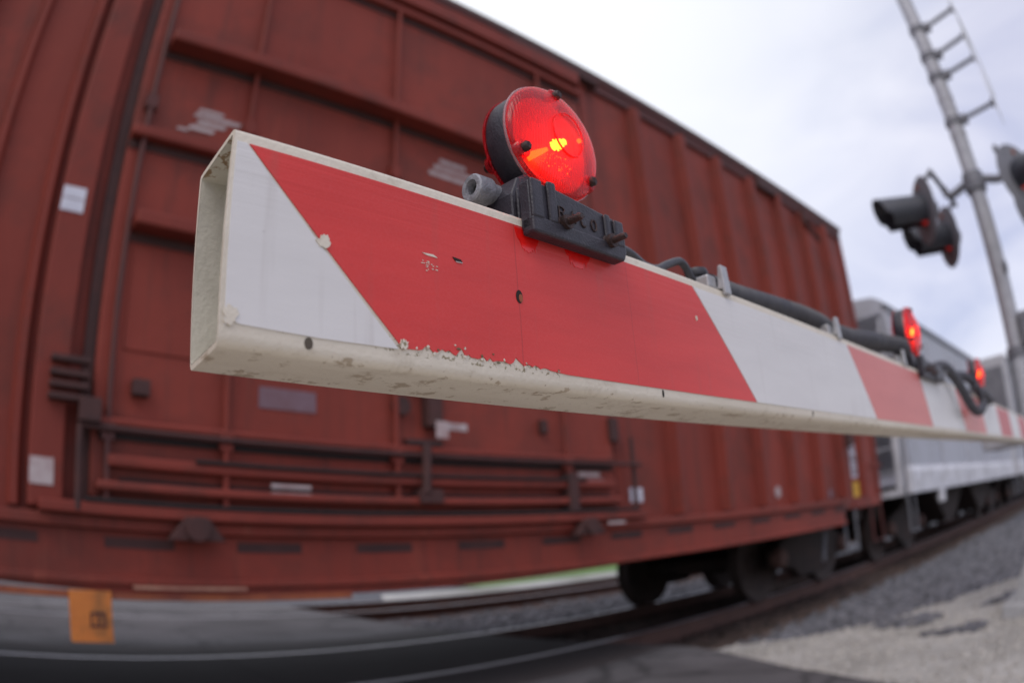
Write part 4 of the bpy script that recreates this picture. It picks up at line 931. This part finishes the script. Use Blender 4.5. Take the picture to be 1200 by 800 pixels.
# crossing signal heads with their own arms
HZ = 2.975
bm = NB()
tube(bm, smoothpath([(MX, MY + .06, 3.22), (MX, MY + .20, 3.17), (MX, MY + .26, 3.17)]), .035, 12)
tube(bm, [(MX - .42, MY + .28, 3.24), (MX + .42, MY + .28, 3.24)], .022, 10)
tube(bm, [(MX, MY + .26, 3.17), (MX, MY + .28, 3.25)], .03, 10)
tube(bm, smoothpath([(MX, MY - .06, 3.22), (MX, MY - .20, 3.17), (MX, MY - .26, 3.17)]), .035, 12)
tube(bm, [(MX - .42, MY - .30, 3.24), (MX + .42, MY - .30, 3.24)], .022, 10)
tube(bm, [(MX, MY - .26, 3.17), (MX, MY - .30, 3.25)], .03, 10)
for sx in (-.38, .38):
    for sy in (-1, 1): tube(bm, [(MX + sx, MY + sy * .29, 3.24), (MX + sx, MY + sy * .35, 3.21), (MX + sx, MY + sy * .37, HZ + .1)], .022, 8)
ms('cross_arm', bm, galvd)
def head(x, s, label, turn=33):
    y = MY + s * .42
    r = empty('flashing_signal', (x, y, HZ), label, 'signal light', 'flashing crossing signals on the mast')
    def hh(n_, b, m, par=None, **k): return link(n_, b, m, par or r, (x, y, HZ), **k)
    b = NB(); lathe(b, [(.10, -.004 * s), (.255, -.004 * s), (.262, 0), (.255, .006 * s), (.10, .006 * s), (.10, -.004 * s)], 'y', (x, y, HZ), 40); hh('background_disc', b, discm, smooth=40)
    b = NB(); lathe(b, [(0, -.11 * s), (.06, -.105 * s), (.09, -.08 * s), (.11, -.02 * s), (.11, -.005 * s), (0, -.005 * s)], 'y', (x, y, HZ), 30); hh('housing', b, galvd, smooth=50)
    b = NB(); lathe(b, [(0, .035 * s), (.06, .03 * s), (.105, .015 * s), (.112, .004 * s)], 'y', (x, y, HZ), 30); hh('lens', b, siglens, smooth=50)
    # visor: open-bottomed hood
    b = NB(); rows = []; nk = 22
    for k in range(nk + 1):
        a = R(-62 + 304 * k / nk); ca, sa = math.cos(a), math.sin(a)
        L_ = .355 + .05 * sa if sa > -.2 else .30
        rows.append([b.verts.new((x + .118 * ca, y + s * .007, HZ + .118 * sa)), b.verts.new((x + .124 * ca, y + s * (.007 + L_), HZ + .124 * sa - .01)), b.verts.new((x + .129 * ca, y + s * (.007 + L_), HZ + .129 * sa - .01)), b.verts.new((x + .123 * ca, y + s * .007, HZ + .123 * sa))])
    for p, q in zip(rows, rows[1:]):
        for i in range(4): b.faces.new((p[i], p[(i + 1) % 4], q[(i + 1) % 4], q[i]))
    b.faces.new(rows[0]); b.faces.new(rows[-1][::-1]); hh('visor', b, blkh, smooth=50)
    b = NB(); lathe(b, [(0, .02 * s), (.018, .02 * s), (.018, 0), (0, 0)], 'y', (x, y, HZ + .19), 10); hh('peep_light', b, rusto)
    r.rotation_euler.z = R(turn) * s
head(MX - .38, 1, 'nearer of the two left-facing signal heads with a dark hood, upper left of the mast')
head(MX + .38, 1, 'farther and lower-looking of the two left-facing signal heads, next to the mast')
head(MX - .38, -1, 'right-facing signal head at the right edge of the photo')
head(MX + .38, -1, 'right-facing signal head mostly behind the one at the right edge')
# crossbuck and its brackets, seen edge-on
CY = MY - .42
cb = empty('crossbuck_sign', (MX, CY, 4.55), 'white crossbuck boards seen edge-on to the right of the mast', 'crossbuck')
for sg in (-1, 1):
    bm = NB(); a = R(48) * sg; ca, sa = math.cos(a), math.sin(a); L_, h = .61, .114
    pts = [(MX + ca * u - sa * v, 4.52 + sa * u + ca * v) for u, v in ((-L_, -h), (L_, -h), (L_, h), (-L_, h))]
    prism(bm, pts, 'y', CY - .004 + .006 * sg, CY + .0015 + .006 * sg); link('board', bm, signw, cb, (MX, CY, 4.55))
ts = empty('sign_plate', (MX, CY, 3.9), 'white plate seen edge-on below the crossbuck', 'sign')
bm = NB(); pr = [(MX - .30, 3.72), (MX + .30, 3.72), (MX + .30, 3.98), (MX - .30, 3.98)]; prism(bm, pr, 'y', CY - .002, CY + .002); link('plate', bm, signw, ts, (MX, CY, 3.9))
for (z, z2) in ((4.72, 4.80), (4.42, 4.50), (4.20, 4.26), (3.755, 3.80)):
    bm = NB(); tube(bm, [(MX, MY - .06, z), (MX, CY + .012, z2)], .021, 8); lathe(bm, [(.071, 0), (.083, 0), (.083, .06), (.071, .06), (.071, 0)], 'z', (MX, MY, z - .03), 24)
    box(bm, MX - .035, MX + .035, MY - .13, MY - .07, z - .035, z + .035); box(bm, MX - .03, MX + .03, CY + .008, CY + .03, z2 - .03, z2 + .03); ms('sign_bracket', bm, galvd, bevel=.003)
# gate mechanism on the mast
gm = empty('gate_mechanism', (MX, MY, 1.4), 'grey metal gate mechanism box bolted to the mast where the arm ends', 'gate mechanism')
def gg(n_, b, m, par=None, **k): return link(n_, b, m, par or gm, (MX, MY, 1.4), **k)
bm = NB(); box(bm, MX - .30, MX + .20, MY + .075, MY + .36, 1.15, 1.80); gg('case', bm, galv, bevel=.02)
bm = NB(); box(bm, MX - .315, MX - .295, MY + .11, MY + .33, 1.22, 1.72); gg('door', bm, galvd, bevel=.008)
bm = NB(); box(bm, MX - .02, MX + .10, MY - .11, MY + .08, 1.28, 1.36); box(bm, MX - .02, MX + .10, MY - .11, MY + .08, 1.68, 1.76); lathe(bm, [(.071, 0), (.09, 0), (.09, .07), (.071, .07), (.071, 0)], 'z', (MX, MY, 1.79), 20); gg('mount_strap', bm, galvd, bevel=.006)
bm = NB(); tube(bm, [(MX - .05, MY - .16, 1.28), (MX - .05, MY + .42, 1.28)], .035, 16); gg('main_shaft', bm, galvd)
P0 = L2W(4.85, .033, 0)
bm = NB()
for dy in (-.05, .05): 
    tube(bm, [(P0.x, P0.y + dy, P0.z), (MX - .05, MY - .13 + dy * .6, 1.28), (MX + .75, MY - .13 + dy * 2, 1.34)], .028, 8)
box(bm, MX + .55, MX + .85, MY - .30, MY - .02, 1.20, 1.48); gg('counterweight_arm', bm, galvd, bevel=.004)
# conduits by the mechanism, seen above the arm at the right
cbx = empty('terminal_box', (MX, MY, 1.95), 'small dark terminal box with conduit strapped to the mast above the mechanism', 'terminal box')
bm = NB(); box(bm, MX - .09, MX + .09, MY - .17, MY - .072, 1.86, 2.10); link('box_body', bm, galvd, cbx, (MX, MY, 1.95), bevel=.01)
bm = NB(); tube(bm, smoothpath([(MX, MY - .12, 1.86), (MX - .03, MY - .14, 1.6), (MX - .1, MY - .1, 1.4), (MX - .12, MY + .05, 1.3)]), .018, 8); link('conduit', bm, rubber, cbx, (MX, MY, 1.95))
bm = NB(); box(bm, MX - .085, MX - .045, MY - .085, MY - .05, 2.42, 2.50); ms('small_lug', bm, galvd, bevel=.004)
